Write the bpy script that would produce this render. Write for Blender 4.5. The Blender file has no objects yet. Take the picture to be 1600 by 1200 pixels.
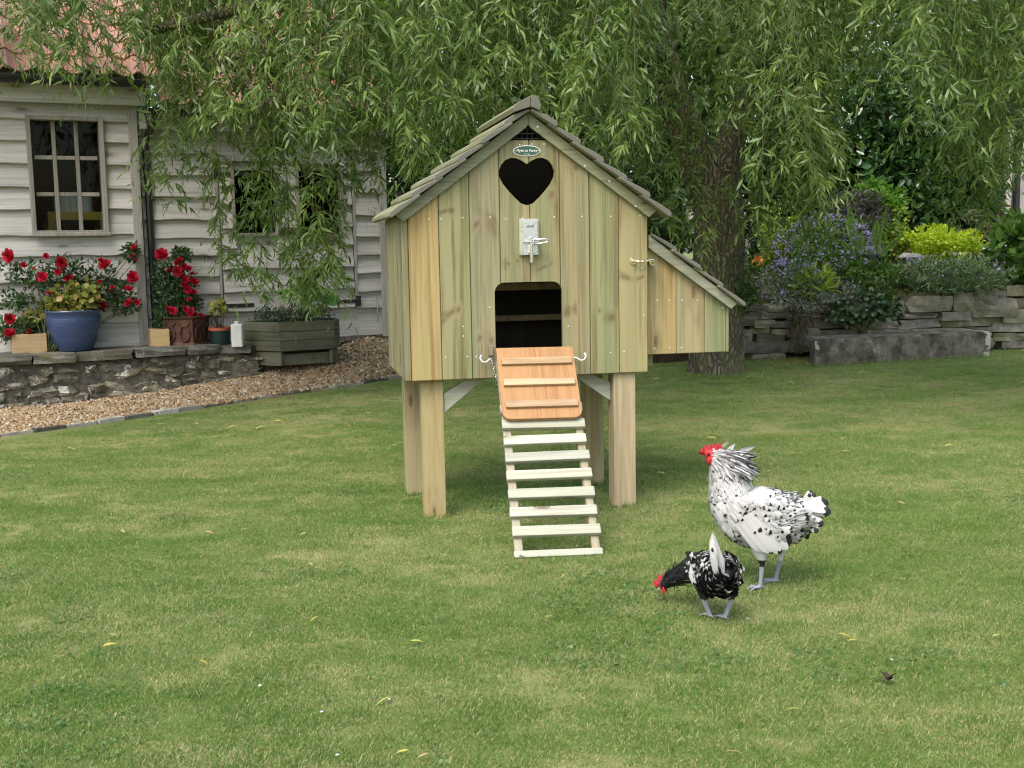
import bpy, bmesh, math, random
import numpy as np
from mathutils import Vector, Matrix, noise
random.seed(7); RNG = np.random.default_rng(11)
S = bpy.context.scene
COL = S.collection
R = math.radians
# ------------------------------------------------------------------ camera
H, F, PITCH, ROLL = 1.2, 1809.4, .117, -.018
cR, sR, cP, sP = math.cos(ROLL), math.sin(ROLL), math.cos(PITCH), math.sin(PITCH)
CAM = np.array([0, 0, H])
cd = bpy.data.cameras.new('camera'); cam = bpy.data.objects.new('camera', cd); COL.objects.link(cam)
cd.sensor_width = 36; cd.lens = F / 1600 * 36; cd.clip_start = .05; cd.clip_end = 500
rt = Vector((cR, sR * sP, sR * cP)); dn = Vector((sR, -cR * sP, -cR * cP)); fw = Vector((0, cP, -sP))
M = Matrix((rt, -dn, -fw)).transposed().to_4x4(); M.translation = (0, 0, H)
cam.matrix_world = M
S.camera = cam
# ------------------------------------------------------------------ sky, sun, exposure
SUN_EL, SUN_AZ = 56, 205          # azimuth: where the light comes from, degrees clockwise from +Y
w = bpy.data.worlds.new('World'); S.world = w; w.use_nodes = True
nt = w.node_tree; nt.nodes.clear()
sky = nt.nodes.new('ShaderNodeTexSky'); sky.sky_type = 'NISHITA'; sky.sun_disc = False
sky.sun_elevation = R(SUN_EL); sky.sun_rotation = R(SUN_AZ); sky.air_density = 1.3; sky.dust_density = 3.6; sky.ozone_density = .75
bg = nt.nodes.new('ShaderNodeBackground'); bg.inputs[1].default_value = .15
wo = nt.nodes.new('ShaderNodeOutputWorld')
nt.links.new(sky.outputs[0], bg.inputs[0]); nt.links.new(bg.outputs[0], wo.inputs[0])
ld = bpy.data.lights.new('sun', 'SUN'); ld.energy = 1.0; ld.angle = R(30); ld.color = (1, .98, .95)
sun = bpy.data.objects.new('sun', ld); COL.objects.link(sun)
d = Vector((math.sin(R(SUN_AZ)) * math.cos(R(SUN_EL)), math.cos(R(SUN_AZ)) * math.cos(R(SUN_EL)), math.sin(R(SUN_EL))))
sun.rotation_euler = (-d).to_track_quat('-Z', 'Y').to_euler(); sun.location = d * 40
S.view_settings.view_transform = 'Standard'; S.view_settings.look = 'None'
S.view_settings.exposure = 1.1; S.view_settings.gamma = 1; S.view_settings.use_curve_mapping = False
S.render.engine = 'CYCLES'
S.cycles.use_denoising = True; S.cycles.denoiser = 'OPENIMAGEDENOISE'; S.cycles.denoising_input_passes = 'RGB_ALBEDO_NORMAL'; S.cycles.denoising_prefilter = 'ACCURATE'; S.cycles.use_adaptive_sampling = False; S.cycles.pixel_filter_type = 'BLACKMAN_HARRIS'; S.cycles.filter_width = 1.15; S.cycles.max_bounces = 8; S.cycles.diffuse_bounces = 4; S.cycles.glossy_bounces = 3
S.cycles.transparent_max_bounces = 12; S.cycles.transmission_bounces = 4
S.cycles.sample_clamp_indirect = 6

# ------------------------------------------------------------------ measuring: pixel of the 1600x1200 photograph -> place
def ray(u, v):
    u, v = u - 800, v - 600
    a = cR * u + sR * v; b = -sR * u + cR * v
    return np.array([a, F * cP - b * sP, -F * sP - b * cP]) / F
def onz(u, v, z=0.):
    q = ray(u, v); return CAM + q * ((z - H) / q[2])
def onY(u, v, Y):
    q = ray(u, v); return CAM + q * (Y / q[1])
def onplane(u, v, o, n):
    q = ray(u, v); return CAM + q * (np.dot(np.array(o) - CAM, n) / np.dot(q, n))
def proj(P):
    P = np.asarray(P, float) - CAM
    dd = P[..., 1] * cP - P[..., 2] * sP; uu = P[..., 1] * sP + P[..., 2] * cP
    a = F * P[..., 0] / dd; b = -F * uu / dd
    return 800 + cR * a - sR * b, 600 + sR * a + cR * b
def lawn_z(x, y):
    t = np.clip((np.asarray(y, float) - 6.5) / 3.5, 0, 1); q = np.clip((np.asarray(x, float) + 2.6) / 1.7, 0, 1)
    return .1 * t * t * (3 - 2 * t) * q * q * (3 - 2 * q) - .002
def onlawn(u, v):
    z = 0.
    for _ in range(12):
        p = onz(u, v, z); z = float(lawn_z(p[0], p[1]))
    return p
def interp(x, tab):
    return float(np.interp(x, [t[0] for t in tab], [t[1] for t in tab]))

# ------------------------------------------------------------------ objects and meshes
def tag(o, label=None, cat=None, group=None, kind=None):
    for k, v in (('label', label), ('category', cat), ('group', group), ('kind', kind)):
        if v: o[k] = v
    return o
def empty(name, loc=(0, 0, 0), rz=0., label=None, cat=None, group=None, kind=None):
    o = bpy.data.objects.new(name, None); COL.objects.link(o)
    o.empty_display_size = .1; o.location = loc; o.rotation_euler = (0, 0, rz)
    return tag(o, label, cat, group, kind)
def link(name, me, m=None, parent=None, **kw):
    o = bpy.data.objects.new(name, me); COL.objects.link(o)
    if m is not None and not me.materials: me.materials.append(m)
    if parent is not None: o.parent = parent
    return tag(o, **kw)
class MB:
    def __init__(s): s.v = []; s.f = []
    def add(s, vs, fs):
        n = len(s.v); s.v += [tuple(map(float, p)) for p in vs]; s.f += [[i + n for i in f] for f in fs]; return s
    def box(s, c, d, rot=None):
        x, y, z = [t / 2 for t in d]
        vs = [Vector(p) for p in ((-x, -y, -z), (x, -y, -z), (x, y, -z), (-x, y, -z), (-x, -y, z), (x, -y, z), (x, y, z), (-x, y, z))]
        if rot is not None: vs = [rot @ p for p in vs]
        return s.add([p + Vector(c) for p in vs], [(3, 2, 1, 0), (4, 5, 6, 7), (0, 1, 5, 4), (1, 2, 6, 5), (2, 3, 7, 6), (3, 0, 4, 7)])
    def b2(s, x0, x1, y0, y1, z0, z1):
        return s.box(((x0 + x1) / 2, (y0 + y1) / 2, (z0 + z1) / 2), (abs(x1 - x0), abs(y1 - y0), abs(z1 - z0)))
    def prism(s, poly, y0, y1, f=None):
        """poly in (x,z), extruded from y0 to y1; f maps (x,y,z) to the final place"""
        n = len(poly); f = f or (lambda x, y, z: (x, y, z))
        vs = [f(p[0], y0, p[1]) for p in poly] + [f(p[0], y1, p[1]) for p in poly]
        fs = [list(range(n)), list(range(2 * n - 1, n - 1, -1))] + [(i, i + n, (i + 1) % n + n, (i + 1) % n) for i in range(n)]
        return s.add(vs, fs)
    def tube(s, pts, rad, n=8, cap=True):
        pts = [Vector(p) for p in pts]; k = len(pts)
        if not hasattr(rad, '__len__'): rad = [rad] * k
        ref = None; vs = []
        for i, p in enumerate(pts):
            t = (pts[min(i + 1, k - 1)] - pts[max(i - 1, 0)]).normalized()
            if ref is None: ref = t.orthogonal().normalized()
            ref = (ref - t * ref.dot(t))
            ref = ref.normalized() if ref.length > 1e-6 else t.orthogonal().normalized()
            b = t.cross(ref)
            for j in range(n):
                a = 2 * math.pi * j / n
                vs.append(p + (ref * math.cos(a) + b * math.sin(a)) * rad[i])
        fs = [(i * n + j, i * n + (j + 1) % n, (i + 1) * n + (j + 1) % n, (i + 1) * n + j) for i in range(k - 1) for j in range(n)]
        if cap: fs += [list(range(n - 1, -1, -1)), list(range((k - 1) * n, k * n))]
        return s.add(vs, fs)
    def lathe(s, prof, n=24, c=(0, 0, 0)):
        vs = []; k = len(prof)
        for r, z in prof:
            for j in range(n):
                a = 2 * math.pi * j / n; vs.append((c[0] + r * math.cos(a), c[1] + r * math.sin(a), c[2] + z))
        fs = [(i * n + j, i * n + (j + 1) % n, (i + 1) * n + (j + 1) % n, (i + 1) * n + j) for i in range(k - 1) for j in range(n)]
        fs += [list(range(n - 1, -1, -1)), list(range((k - 1) * n, k * n))]
        return s.add(vs, fs)
    def mesh(s, name, bevel=0., seg=1, smooth=False):
        me = bpy.data.meshes.new(name); me.from_pydata(s.v, [], s.f)
        bm = bmesh.new(); bm.from_mesh(me)
        bmesh.ops.recalc_face_normals(bm, faces=bm.faces)
        if bevel:
            es = [e for e in bm.edges if len(e.link_faces) == 2 and e.calc_face_angle(0) > .5]
            bmesh.ops.bevel(bm, geom=es, offset=bevel, segments=seg, affect='EDGES', clamp_overlap=True, profile=.6)
        bm.to_mesh(me); bm.free()
        if smooth: me.polygons.foreach_set('use_smooth', [True] * len(me.polygons))
        me.update(); return me
    def build(s, name, m, parent=None, bevel=0., seg=1, smooth=False, **kw):
        return link(name, s.mesh(name, bevel, seg, smooth), m, parent, **kw)
def evaluated(o):
    dg = bpy.context.evaluated_depsgraph_get(); dg.update()
    return bpy.data.meshes.new_from_object(o.evaluated_get(dg))
def np_mesh(name, V, Fq, uv=None, uv2=None, smooth=False):
    """V (n,3); Fq list of int arrays (m,k) with fixed k each; uv per vertex"""
    me = bpy.data.meshes.new(name)
    V = np.asarray(V, np.float32); me.vertices.add(len(V)); me.vertices.foreach_set('co', V.ravel())
    loops = np.concatenate([f.ravel() for f in Fq]).astype(np.int32)
    tot = np.concatenate([np.full(len(f), f.shape[1], np.int32) for f in Fq]); st = np.concatenate([[0], np.cumsum(tot)[:-1]]).astype(np.int32)
    me.loops.add(len(loops)); me.loops.foreach_set('vertex_index', loops)
    me.polygons.add(len(tot)); me.polygons.foreach_set('loop_start', st)
    try: me.polygons.foreach_set('loop_total', tot)
    except Exception: pass
    for nm, q in (('uv', uv), ('uv2', uv2)):
        if q is not None:
            l = me.uv_layers.new(name=nm); l.data.foreach_set('uv', np.asarray(q, np.float32)[loops].ravel())
    if smooth: me.polygons.foreach_set('use_smooth', np.ones(len(tot), bool))
    me.update(calc_edges=True); return me
def scatter(name, T, pos, X, Y, Z, sc, rnd=None, uv2=None, smooth=False, sx=None):
    """many copies of template T=(verts, [face arrays], along) in one mesh; X,Y,Z (n,3) axes of each"""
    tv, tf, al = T; n = len(pos); k = len(tv)
    tv = np.asarray(tv, float); sc = np.broadcast_to(np.asarray(sc, float), (n,))[:, None, None]
    wx = 1. if sx is None else np.asarray(sx)[:, None, None]
    V = (tv[None, :, 0:1] * X[:, None, :] * wx + tv[None, :, 1:2] * Y[:, None, :] + tv[None, :, 2:3] * Z[:, None, :]) * sc + pos[:, None, :]
    off = (np.arange(n) * k)[:, None, None]
    Fq = [(f[None] + off).reshape(-1, f.shape[1]) for f in tf]
    if rnd is None: rnd = RNG.random(n)
    uv = np.stack([np.repeat(rnd, k), np.tile(al, n)], 1)
    u2 = None
    if uv2 is not None: u2 = np.stack([np.tile(tv[:, 0] / max(1e-6, np.abs(tv[:, 0]).max()) * .5 + .5, n), np.repeat(uv2, k)], 1)
    return np_mesh(name, V.reshape(-1, 3), Fq, uv, u2, smooth)
def unit(a): return a / np.maximum(np.linalg.norm(a, axis=-1, keepdims=True), 1e-9)
def axes(Yd, Zd):
    Y = unit(Yd); X = unit(np.cross(Y, Zd)); return X, Y, np.cross(X, Y)
# leaf templates: length 1 along +Y, blade faces +Z
A = np.array
WILLOW = ([(0, 0, 0), (-.085, .3, .03), (.085, .3, .03), (-.075, .65, -.03), (.075, .65, -.03), (0, 1, -.22)], [A([[0, 2, 1]]), A([[1, 2, 4, 3]]), A([[3, 4, 5]])], A([0, .3, .3, .65, .65, 1.]))
BROAD = ([(0, 0, 0), (-.24, .35, .05), (.24, .35, .05), (0, .4, -.03), (-.17, .75, .02), (.17, .75, .02), (0, 1, -.08)], [A([[0, 3, 1], [0, 2, 3]]), A([[1, 3, 6, 4], [3, 2, 5, 6]])], A([0, .35, .35, .4, .75, .75, 1.]))
ROUND = ([(0, 0, 0), (-.38, .3, .08), (.38, .3, .08), (-.4, .7, .06), (.4, .7, .06), (0, 1, 0), (0, .5, -.02)], [A([[0, 6, 1], [0, 2, 6], [1, 6, 3], [6, 2, 4], [3, 6, 5], [6, 4, 5]])], A([0, .3, .3, .7, .7, 1., .5]))
TRI = ([(0, 0, 0), (-.3, .5, .05), (.3, .5, .05), (0, 1, -.05)], [A([[0, 2, 3, 1]])], A([0, .5, .5, 1.]))
_s = [(0, 0, 0)]
for _i in range(10):
    _r = .5 if _i % 2 == 0 else .17
    _s.append((_r * math.sin(_i * math.pi / 5), _r * math.cos(_i * math.pi / 5), .12 if _i % 2 == 0 else .02))
STAR = (_s, [A([[0, 1 + (i + 1) % 10, 1 + i] for i in range(10)])], A([0.] + [1.] * 10))

# ------------------------------------------------------------------ materials
class NT:
    def __init__(s, name):
        s.m = bpy.data.materials.new(name); s.m.use_nodes = True; s.t = s.m.node_tree; s.t.nodes.clear()
        s.out = s.t.nodes.new('ShaderNodeOutputMaterial')
    def set(s, sock, v):
        if isinstance(v, bpy.types.NodeSocket): s.t.links.new(v, sock)
        elif v is not None:
            if hasattr(sock.default_value, '__len__') and not hasattr(v, '__len__'): v = [v] * len(sock.default_value)
            if hasattr(sock.default_value, '__len__') and len(sock.default_value) == 4 and len(v) == 3: v = (*v, 1)
            sock.default_value = v
    def n(s, typ, ins=(), **pr):
        o = s.t.nodes.new('ShaderNode' + typ)
        for k, v in pr.items(): setattr(o, k, v)
        for k, v in dict(ins).items(): s.set(o.inputs[k], v)
        return o
    def math(s, op, a, b=0., c=None, clamp=False):
        o = s.n('Math', {0: a, 1: b}, operation=op, use_clamp=clamp)
        if c is not None: s.set(o.inputs[2], c)
        return o.outputs[0]
    def mix(s, f, a, b, mode='MIX'):
        o = s.n('Mix', data_type='RGBA', blend_type=mode)
        s.set(o.inputs[0], f); s.set(o.inputs[6], a); s.set(o.inputs[7], b); return o.outputs[2]
    def ramp(s, f, stops, interp='LINEAR'):
        o = s.n('ValToRGB', {0: f}); o.color_ramp.interpolation = interp
        e = o.color_ramp.elements
        while len(e) < len(stops): e.new(.5)
        for q, (p, c) in zip(e, stops):
            q.position = p; q.color = (*c, 1) if hasattr(c, '__len__') else (c, c, c, 1)
        return o.outputs[0]
    def noise(s, vec, scale, detail=3., rough=.55, dist=0., dims='3D'):
        return s.n('TexNoise', {'Vector': vec, 'Scale': scale, 'Detail': detail, 'Roughness': rough, 'Distortion': dist}, noise_dimensions=dims).outputs[0]
    def obj(s, rnd=True):
        c = s.n('TexCoord').outputs['Object']
        if not rnd: return c
        r = s.n('ObjectInfo').outputs['Random']
        return s.n('VectorMath', {0: c, 1: s.n('CombineXYZ', {0: s.math('MULTIPLY', r, 37.), 1: s.math('MULTIPLY', r, 91.), 2: s.math('MULTIPLY', r, 53.)}).outputs[0]}, operation='ADD').outputs[0]
    def scale(s, vec, sc):
        return s.n('VectorMath', {0: vec, 1: sc}, operation='MULTIPLY').outputs[0]
    def bump(s, h, strength=.4, dist=.01):
        return s.n('Bump', {'Height': h, 'Strength': strength, 'Distance': dist}).outputs[0]
    def bsdf(s, col, rough=.6, spec=.3, normal=None, metal=0., **kw):
        o = s.n('BsdfPrincipled', {'Base Color': col, 'Roughness': rough, 'Specular IOR Level': spec, 'Metallic': metal})
        if normal is not None: s.set(o.inputs['Normal'], normal)
        for k, v in kw.items(): s.set(o.inputs[k], v)
        return o.outputs[0]
    def done(s, sh):
        s.t.links.new(sh, s.out.inputs[0]); return s.m

def wood(name, light, dark, tint=None, axis='Z', knots=.16, knot=(.13, .07, .035), contrast=.5, rough=.68, ring=26., vary=.16, grey=0., kscale=(6.5, 2.0), bumps=.25, at=(), endgrey=0.):
    t = NT(name); c = t.obj()
    sp = t.n('SeparateXYZ', {0: c}).outputs
    a, b, g = {'Z': (0, 1, 2), 'X': (1, 2, 0), 'Y': (0, 2, 1)}[axis]
    cr = t.math('ADD', sp[a], t.math('MULTIPLY', sp[b], .83))
    gl = sp[g]
    kv = t.n('CombineXYZ', {0: t.math('MULTIPLY', cr, kscale[0]), 1: t.math('MULTIPLY', gl, kscale[1]), 2: 0.}).outputs[0]
    wob = t.noise(kv, 3.0, 2.)
    kd = t.n('TexVoronoi', {'Vector': kv, 'Scale': 1., 'Randomness': 1.}, voronoi_dimensions='2D').outputs['Distance']
    kdw = t.math('ADD', kd, t.math('MULTIPLY', t.math('SUBTRACT', wob, .5), .08))
    near = t.math('POWER', t.math('SUBTRACT', 1., t.math('MINIMUM', t.math('MULTIPLY', kdw, 2.2), 1.)), 2.)
    lv = t.n('CombineXYZ', {0: sp[a], 1: sp[b], 2: t.math('MULTIPLY', gl, .07)}).outputs[0]
    if at:
        q = t.n('SeparateXYZ', {0: t.obj(False)}).outputs; ds = []
        wb_ = t.math('MULTIPLY', t.math('SUBTRACT', t.noise(t.obj(False), 55., 2.), .5), .35)
        for kx, kz, rx, rz, an in at:
            dx_, dz_ = t.math('SUBTRACT', q[a], kx), t.math('SUBTRACT', q[2 if g == 2 else g], kz)
            ca_, sa_ = math.cos(an), math.sin(an)
            e1 = t.math('ADD', t.math('MULTIPLY', dx_, ca_ / rx), t.math('MULTIPLY', dz_, sa_ / rx)); e2 = t.math('ADD', t.math('MULTIPLY', dx_, -sa_ / rz), t.math('MULTIPLY', dz_, ca_ / rz))
            ds.append(t.math('SQRT', t.math('ADD', t.math('MULTIPLY', e1, e1), t.math('MULTIPLY', e2, e2))))
        kd = ds[0]
        for d_ in ds[1:]: kd = t.math('MINIMUM', kd, d_)
        kdw = t.math('MULTIPLY', t.math('ADD', kd, wb_), .16); knots = .16
        near = t.math('POWER', t.math('SUBTRACT', 1., t.math('MINIMUM', t.math('MULTIPLY', kd, .3), 1.)), 2.)
    n1 = t.noise(lv, 7., 2., .5, .35)
    ph = t.math('ADD', t.math('MULTIPLY', n1, ring), t.math('MULTIPLY', near, (6. if at else 9.) if knots else 0.))
    rs = t.math('MULTIPLY_ADD', t.math('SINE', ph), .5, .5)
    rs = t.math('POWER', rs, 1.6)
    fv = t.n('CombineXYZ', {0: t.math('MULTIPLY', sp[a], 1.), 1: t.math('MULTIPLY', sp[b], 1.), 2: t.math('MULTIPLY', gl, .025)}).outputs[0]
    fib = t.noise(fv, 200., 3., .7); lines = t.noise(fv, 70., 2., .6)
    broad = t.noise(fv, 16., 2., .5)
    m = t.math('MULTIPLY_ADD', rs, contrast, t.math('MULTIPLY_ADD', t.math('SUBTRACT', fib, .5), 1.5, t.math('MULTIPLY', t.math('SUBTRACT', lines, .5), 3.0)), clamp=True)
    col = t.mix(m, light, dark)
    if tint: col = t.mix(t.ramp(broad, [(.42, 0.), (.62, 1.)]), col, t.mix(m, tint, tuple(x * .72 for x in tint)))
    if knots:
        halo = t.ramp(kdw, [(knots * .8, 1.), (knots * 2.1, 0.)])
        col = t.mix(t.math('MULTIPLY', halo, .38), col, tuple(.55 * x + .3 * y for x, y in zip(knot, light)))
        core = t.ramp(kdw, [(knots * .5, 1.), (knots * .72, 0.)])
        kr = t.math('MULTIPLY_ADD', t.math('SINE', t.math('MULTIPLY', kdw, 160.)), .25, .72)
        col = t.mix(t.math('MULTIPLY', core, t.math('MULTIPLY', kr, .62 if at else .95)), col, knot)
    if grey: col = t.mix(t.math('MULTIPLY', t.ramp(t.noise(c, 5., 4.), [(.35, 0.), (.7, 1.)]), grey), col, (.17, .165, .145))
    r = t.n('ObjectInfo').outputs['Random']
    col = t.n('HueSaturation', {'Hue': t.math('MULTIPLY_ADD', r, .008, .496), 'Saturation': t.math('MULTIPLY_ADD', r, .25, .88), 'Value': t.math('MULTIPLY_ADD', t.math('FRACT', t.math('MULTIPLY', r, 7.7)), vary * 2, 1 - vary), 'Color': col}).outputs[0]
    if endgrey: col = t.mix(t.math('MULTIPLY', t.math('GREATER_THAN', t.math('ABSOLUTE', t.n('SeparateXYZ', {0: t.n('TexCoord').outputs['Normal']}).outputs[1]), .7), endgrey), col, t.mix(fib, (.085, .08, .068), (.16, .155, .135)))
    h = t.math('ADD', t.math('MULTIPLY', fib, .6), t.math('MULTIPLY', rs, -.4))
    return t.done(t.bsdf(col, rough, .25, t.bump(h, bumps, .002)))

def leafmat(name, cols, trans=.35, rough=.42, spec=.4, under=None, big=None):
    """cols: list of colours chosen per leaf by its own random number"""
    t = NT(name)
    uv = t.n('SeparateXYZ', {0: t.n('UVMap', uv_map='uv').outputs[0]}).outputs
    k = len(cols)
    col = t.ramp(uv[0], [((i + .5) / k, c) for i, c in enumerate(cols)])
    if big:
        p = t.n('NewGeometry').outputs['Position']
        col = t.mix(t.ramp(t.noise(p, big[0], 2.), [(.38, 0.), (.64, 1.)]), col, t.mix(1., col, big[1], 'MULTIPLY'))
    if under is not None:
        col = t.mix(t.math('MULTIPLY', t.n('NewGeometry').outputs['Backfacing'], .75), col, under)
    a = t.bsdf(col, rough, spec)
    if trans:
        tc = t.mix(1., col, (1.25, 1.35, .55), 'MULTIPLY')
        tr = t.n('BsdfTranslucent', {0: tc}).outputs[0]
        a = t.n('MixShader', {0: trans, 1: a, 2: tr}).outputs[0]
    return t.done(a)

bL_ = 1.82
def stone(name, base, dark, pale, scale=9., lichen=.62, moss=None, bumpd=.012, ends=0):
    t = NT(name); c = t.obj()
    n1 = t.noise(c, scale, 6., .62); n2 = t.noise(c, scale * .35, 3.); n3 = t.noise(c, scale * 3.3, 5., .7)
    col = t.mix(t.ramp(n1, [(.3, 0.), (.68, 1.)]), dark, base)
    col = t.mix(t.ramp(t.math('MULTIPLY_ADD', n3, .5, t.math('MULTIPLY', n2, .5)), [(lichen - .05, 0.), (lichen + .03, 1.)]), col, pale)
    if moss: col = t.mix(t.math('MULTIPLY', t.ramp(t.noise(c, scale * .6, 4.), [(.5, 0.), (.66, 1.)]), .75), col, moss)
    if ends:
        o_ = t.n('SeparateXYZ', {0: t.obj(False)}).outputs; wv = t.math('MULTIPLY', t.noise(c, 16., 4.), .10)
        col = t.mix(t.math('MULTIPLY', t.math('MAXIMUM', t.math('LESS_THAN', t.math('ADD', o_[0], wv), .115), t.math('GREATER_THAN', t.math('SUBTRACT', o_[0], wv), ends)), t.math('MULTIPLY', t.ramp(t.noise(c, 6., 3.), [(.47, 0.), (.53, 1.)]), .8)), col, pale)
    r = t.n('ObjectInfo').outputs['Random']
    col = t.n('HueSaturation', {'Value': t.math('MULTIPLY_ADD', r, .6, .7), 'Saturation': t.math('MULTIPLY_ADD', t.math('FRACT', t.math('MULTIPLY', r, 9.3)), .6, .7), 'Color': col}).outputs[0]
    h = t.math('ADD', n1, t.math('MULTIPLY', n3, .45))
    return t.done(t.bsdf(col, .9, .15, t.bump(h, .7, bumpd)))

def plain(name, col, rough=.5, spec=.4, metal=0., mott=.0, bumpn=0.):
    t = NT(name); c = t.obj(); cc = col
    n = t.noise(c, 14., 4.)
    if mott: cc = t.mix(t.ramp(n, [(.3, 0.), (.7, 1.)]), tuple(x * (1 - mott) for x in col), tuple(min(1, x * (1 + mott)) for x in col))
    return t.done(t.bsdf(cc, rough, spec, t.bump(t.noise(c, 60., 4.), bumpn, .004) if bumpn else None, metal))

W_GREEN = wood('pine_green', (.265, .245, .138), (.14, .12, .06), tint=(.225, .235, .125))
W_OLIVE = wood('pine_olive', (.28, .245, .142), (.155, .12, .062), tint=(.245, .24, .132))
W_YELLOW = wood('pine_yellow', (.49, .36, .155), (.36, .225, .075), tint=(.43, .36, .16), knots=0)
W_NEST = wood('pine_nest', (.41, .30, .125), (.27, .18, .068), tint=(.34, .29, .135), knots=.09, vary=.06)
W_POST = wood('pine_post', (.435, .345, .195), (.31, .225, .11), tint=(.385, .325, .18), knots=.07)
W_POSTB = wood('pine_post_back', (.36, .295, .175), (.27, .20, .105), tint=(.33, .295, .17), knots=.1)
W_PALE = wood('pine_pale', (.44, .43, .34), (.30, .285, .205), tint=(.41, .42, .32), axis='X', knots=.09, contrast=.4)
W_RAIL = wood('pine_pale_rail', (.41, .37, .265), (.29, .25, .165), axis='Y', knots=.08)
W_TRIM = wood('pine_trim', (.25, .25, .15), (.14, .135, .075), axis='X', grey=.35, knots=.05)
W_ROOF = wood('roof_board', (.30, .295, .18), (.18, .17, .10), axis='Y', grey=.1, knots=0, tint=(.26, .27, .16), endgrey=.85)
W_INNER = wood('inner_shade', (.045, .04, .03), (.03, .026, .02), knots=0)  # hen house inside: plain wood coloured near-black, shade put into the colour
W_PLY = wood('plywood_orange', (.40, .225, .105), (.29, .15, .064), axis='Y', knots=0, contrast=.35, ring=18.)
W_BATT = wood('batten_light', (.46, .32, .18), (.32, .20, .10), axis='X', knots=.05, contrast=.45)
W_GREY = wood('weathered_board', (.545, .52, .495), (.35, .33, .31), tint=(.475, .45, .425), axis='X', knots=.085, knot=(.15, .12, .09), contrast=.4, kscale=(4.5, 1.4), vary=.12)
W_FRAME = wood('window_joinery', (.33, .30, .26), (.21, .19, .165), axis='Z', knots=.0)
W_GREYV = wood('weathered_post', (.42, .40, .375), (.27, .255, .235), axis='Z', knots=.06, knot=(.15, .12, .09))
W_TROUGH = wood('mossy_plank', (.12, .122, .075), (.06, .06, .036), axis='X', knots=.07, knot=(.04, .035, .025), grey=.3)
W_SAND = wood('sandy_plank', (.50, .36, .20), (.40, .27, .14), axis='X', knots=.05)
DARK = plain('interior_shade', (.012, .011, .010), .9, .1)  # near-black colour stands in for the shade inside cabin and shed
ZINC = plain('zinc_plate', (.72, .73, .74), .34, .5, .85, .08)
STEEL = plain('bright_steel', (.78, .78, .80), .22, .5, 1.)
BRASS = plain('brass', (.82, .74, .54), .2, .5, 1.)
NAIL = plain('nail_head', (.82, .82, .80), .35, .6, .3)
BLACKP = plain('black_plastic', (.016, .016, .018), .35, .5)
IRON = plain('black_iron', (.02, .02, .02), .5, .4)
WHITEP = plain('white_paint', (.62, .62, .60), .45, .4, mott=.05)
GLAZE = None
def glassmat(name, tint, rough=.03, refl=.12):
    t = NT(name)
    g = t.n('BsdfGlossy', {0: (1, 1, 1), 1: rough}).outputs[0]
    tr = t.n('BsdfTransparent', {0: tint}).outputs[0]
    lw = t.n('LayerWeight', {0: .12}).outputs['Fresnel']
    return t.done(t.n('MixShader', {0: t.math('MULTIPLY_ADD', lw, .5, refl * .1, clamp=True), 1: tr, 2: g}).outputs[0])
GLASS = glassmat('window_glass', (.75, .78, .78), .02, .05)
HEARTPANE = glassmat('heart_glazing', (.08, .08, .08), .06, .03)

# ================================================================== ground
def lawn_material(name, blade):
    t = NT(name); p = t.n('NewGeometry').outputs['Position']
    q = t.scale(p, (1., 1.7, 0.))
    patch = t.noise(q, .9, 3., .6); fine = t.noise(q, 4.5, 4., .65); sp = t.noise(q, 2.2, 2.)
    if blade:
        uv = t.n('SeparateXYZ', {0: t.n('UVMap', uv_map='uv').outputs[0]}).outputs
        r = uv[0]
        green = t.ramp(r, [(0., (.112, .20, .046)), (.5, (.198, .303, .075)), (1., (.31, .42, .135))])
        lush = t.ramp(r, [(0., (.095, .195, .038)), (1., (.21, .335, .075))])
        straw = t.ramp(r, [(0., (.38, .36, .17)), (1., (.58, .54, .31))])
        col = t.mix(t.ramp(sp, [(.42, 0.), (.62, 1.)]), green, lush)
        dry = t.math('MULTIPLY_ADD', patch, .62, t.math('MULTIPLY', fine, .42))
        pr = t.ramp(dry, [(.40, .09), (.52, .23), (.65, .56)])
        col = t.mix(t.math('MULTIPLY', t.ramp(t.noise(q, 13., 3., .7), [(.52, 0.), (.66, 1.)]), .4), col, (.08, .15, .036))
        col = t.mix(t.math('MULTIPLY', t.ramp(t.noise(q, 28., 2., .6), [(.55, 0.), (.68, 1.)]), .45), col, (.055, .105, .024))
        r2 = t.math('FRACT', t.math('MULTIPLY', r, 17.31))
        col = t.mix(t.math('LESS_THAN', r2, pr), col, straw)
        a = t.bsdf(col, .55, .3)
        tr = t.n('BsdfTranslucent', {0: t.mix(1., col, (1.1, 1.2, .6), 'MULTIPLY')}).outputs[0]
        return t.done(t.n('MixShader', {0: .3, 1: a, 2: tr}).outputs[0])
    col = t.mix(t.ramp(t.math('MULTIPLY_ADD', patch, .62, t.math('MULTIPLY', fine, .42)), [(.42, 0.), (.7, 1.)]), (.10, .14, .035), (.27, .25, .11))
    return t.done(t.bsdf(col, .95, .1, t.bump(t.noise(p, 90., 3.), .5, .01)))
LAWN_BASE = lawn_material('lawn_thatch', False); LAWN_BLADE = lawn_material('lawn_blade', True)
xs = np.concatenate([np.linspace(-120, -9, 12), np.linspace(-8, 8, 65), np.linspace(9, 120, 12)])
ys = np.concatenate([np.linspace(-30, -1, 8), np.linspace(0, 14, 71), np.linspace(16, 160, 14)])
gx, gy = np.meshgrid(xs, ys); Z = lawn_z(gx, gy)
_u, _v = proj(np.stack([gx, gy, Z], -1)); Z = np.where((_v < np.interp(_u, [-420, 0, 300, 640, 760], [735, 676, 634, 581, 565])) & (_u < 760) & (gy > 5) & (gy < 14), Z - .06, Z)
Vg = np.stack([gx, gy, Z], -1).reshape(-1, 3); nx = len(xs)
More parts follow.
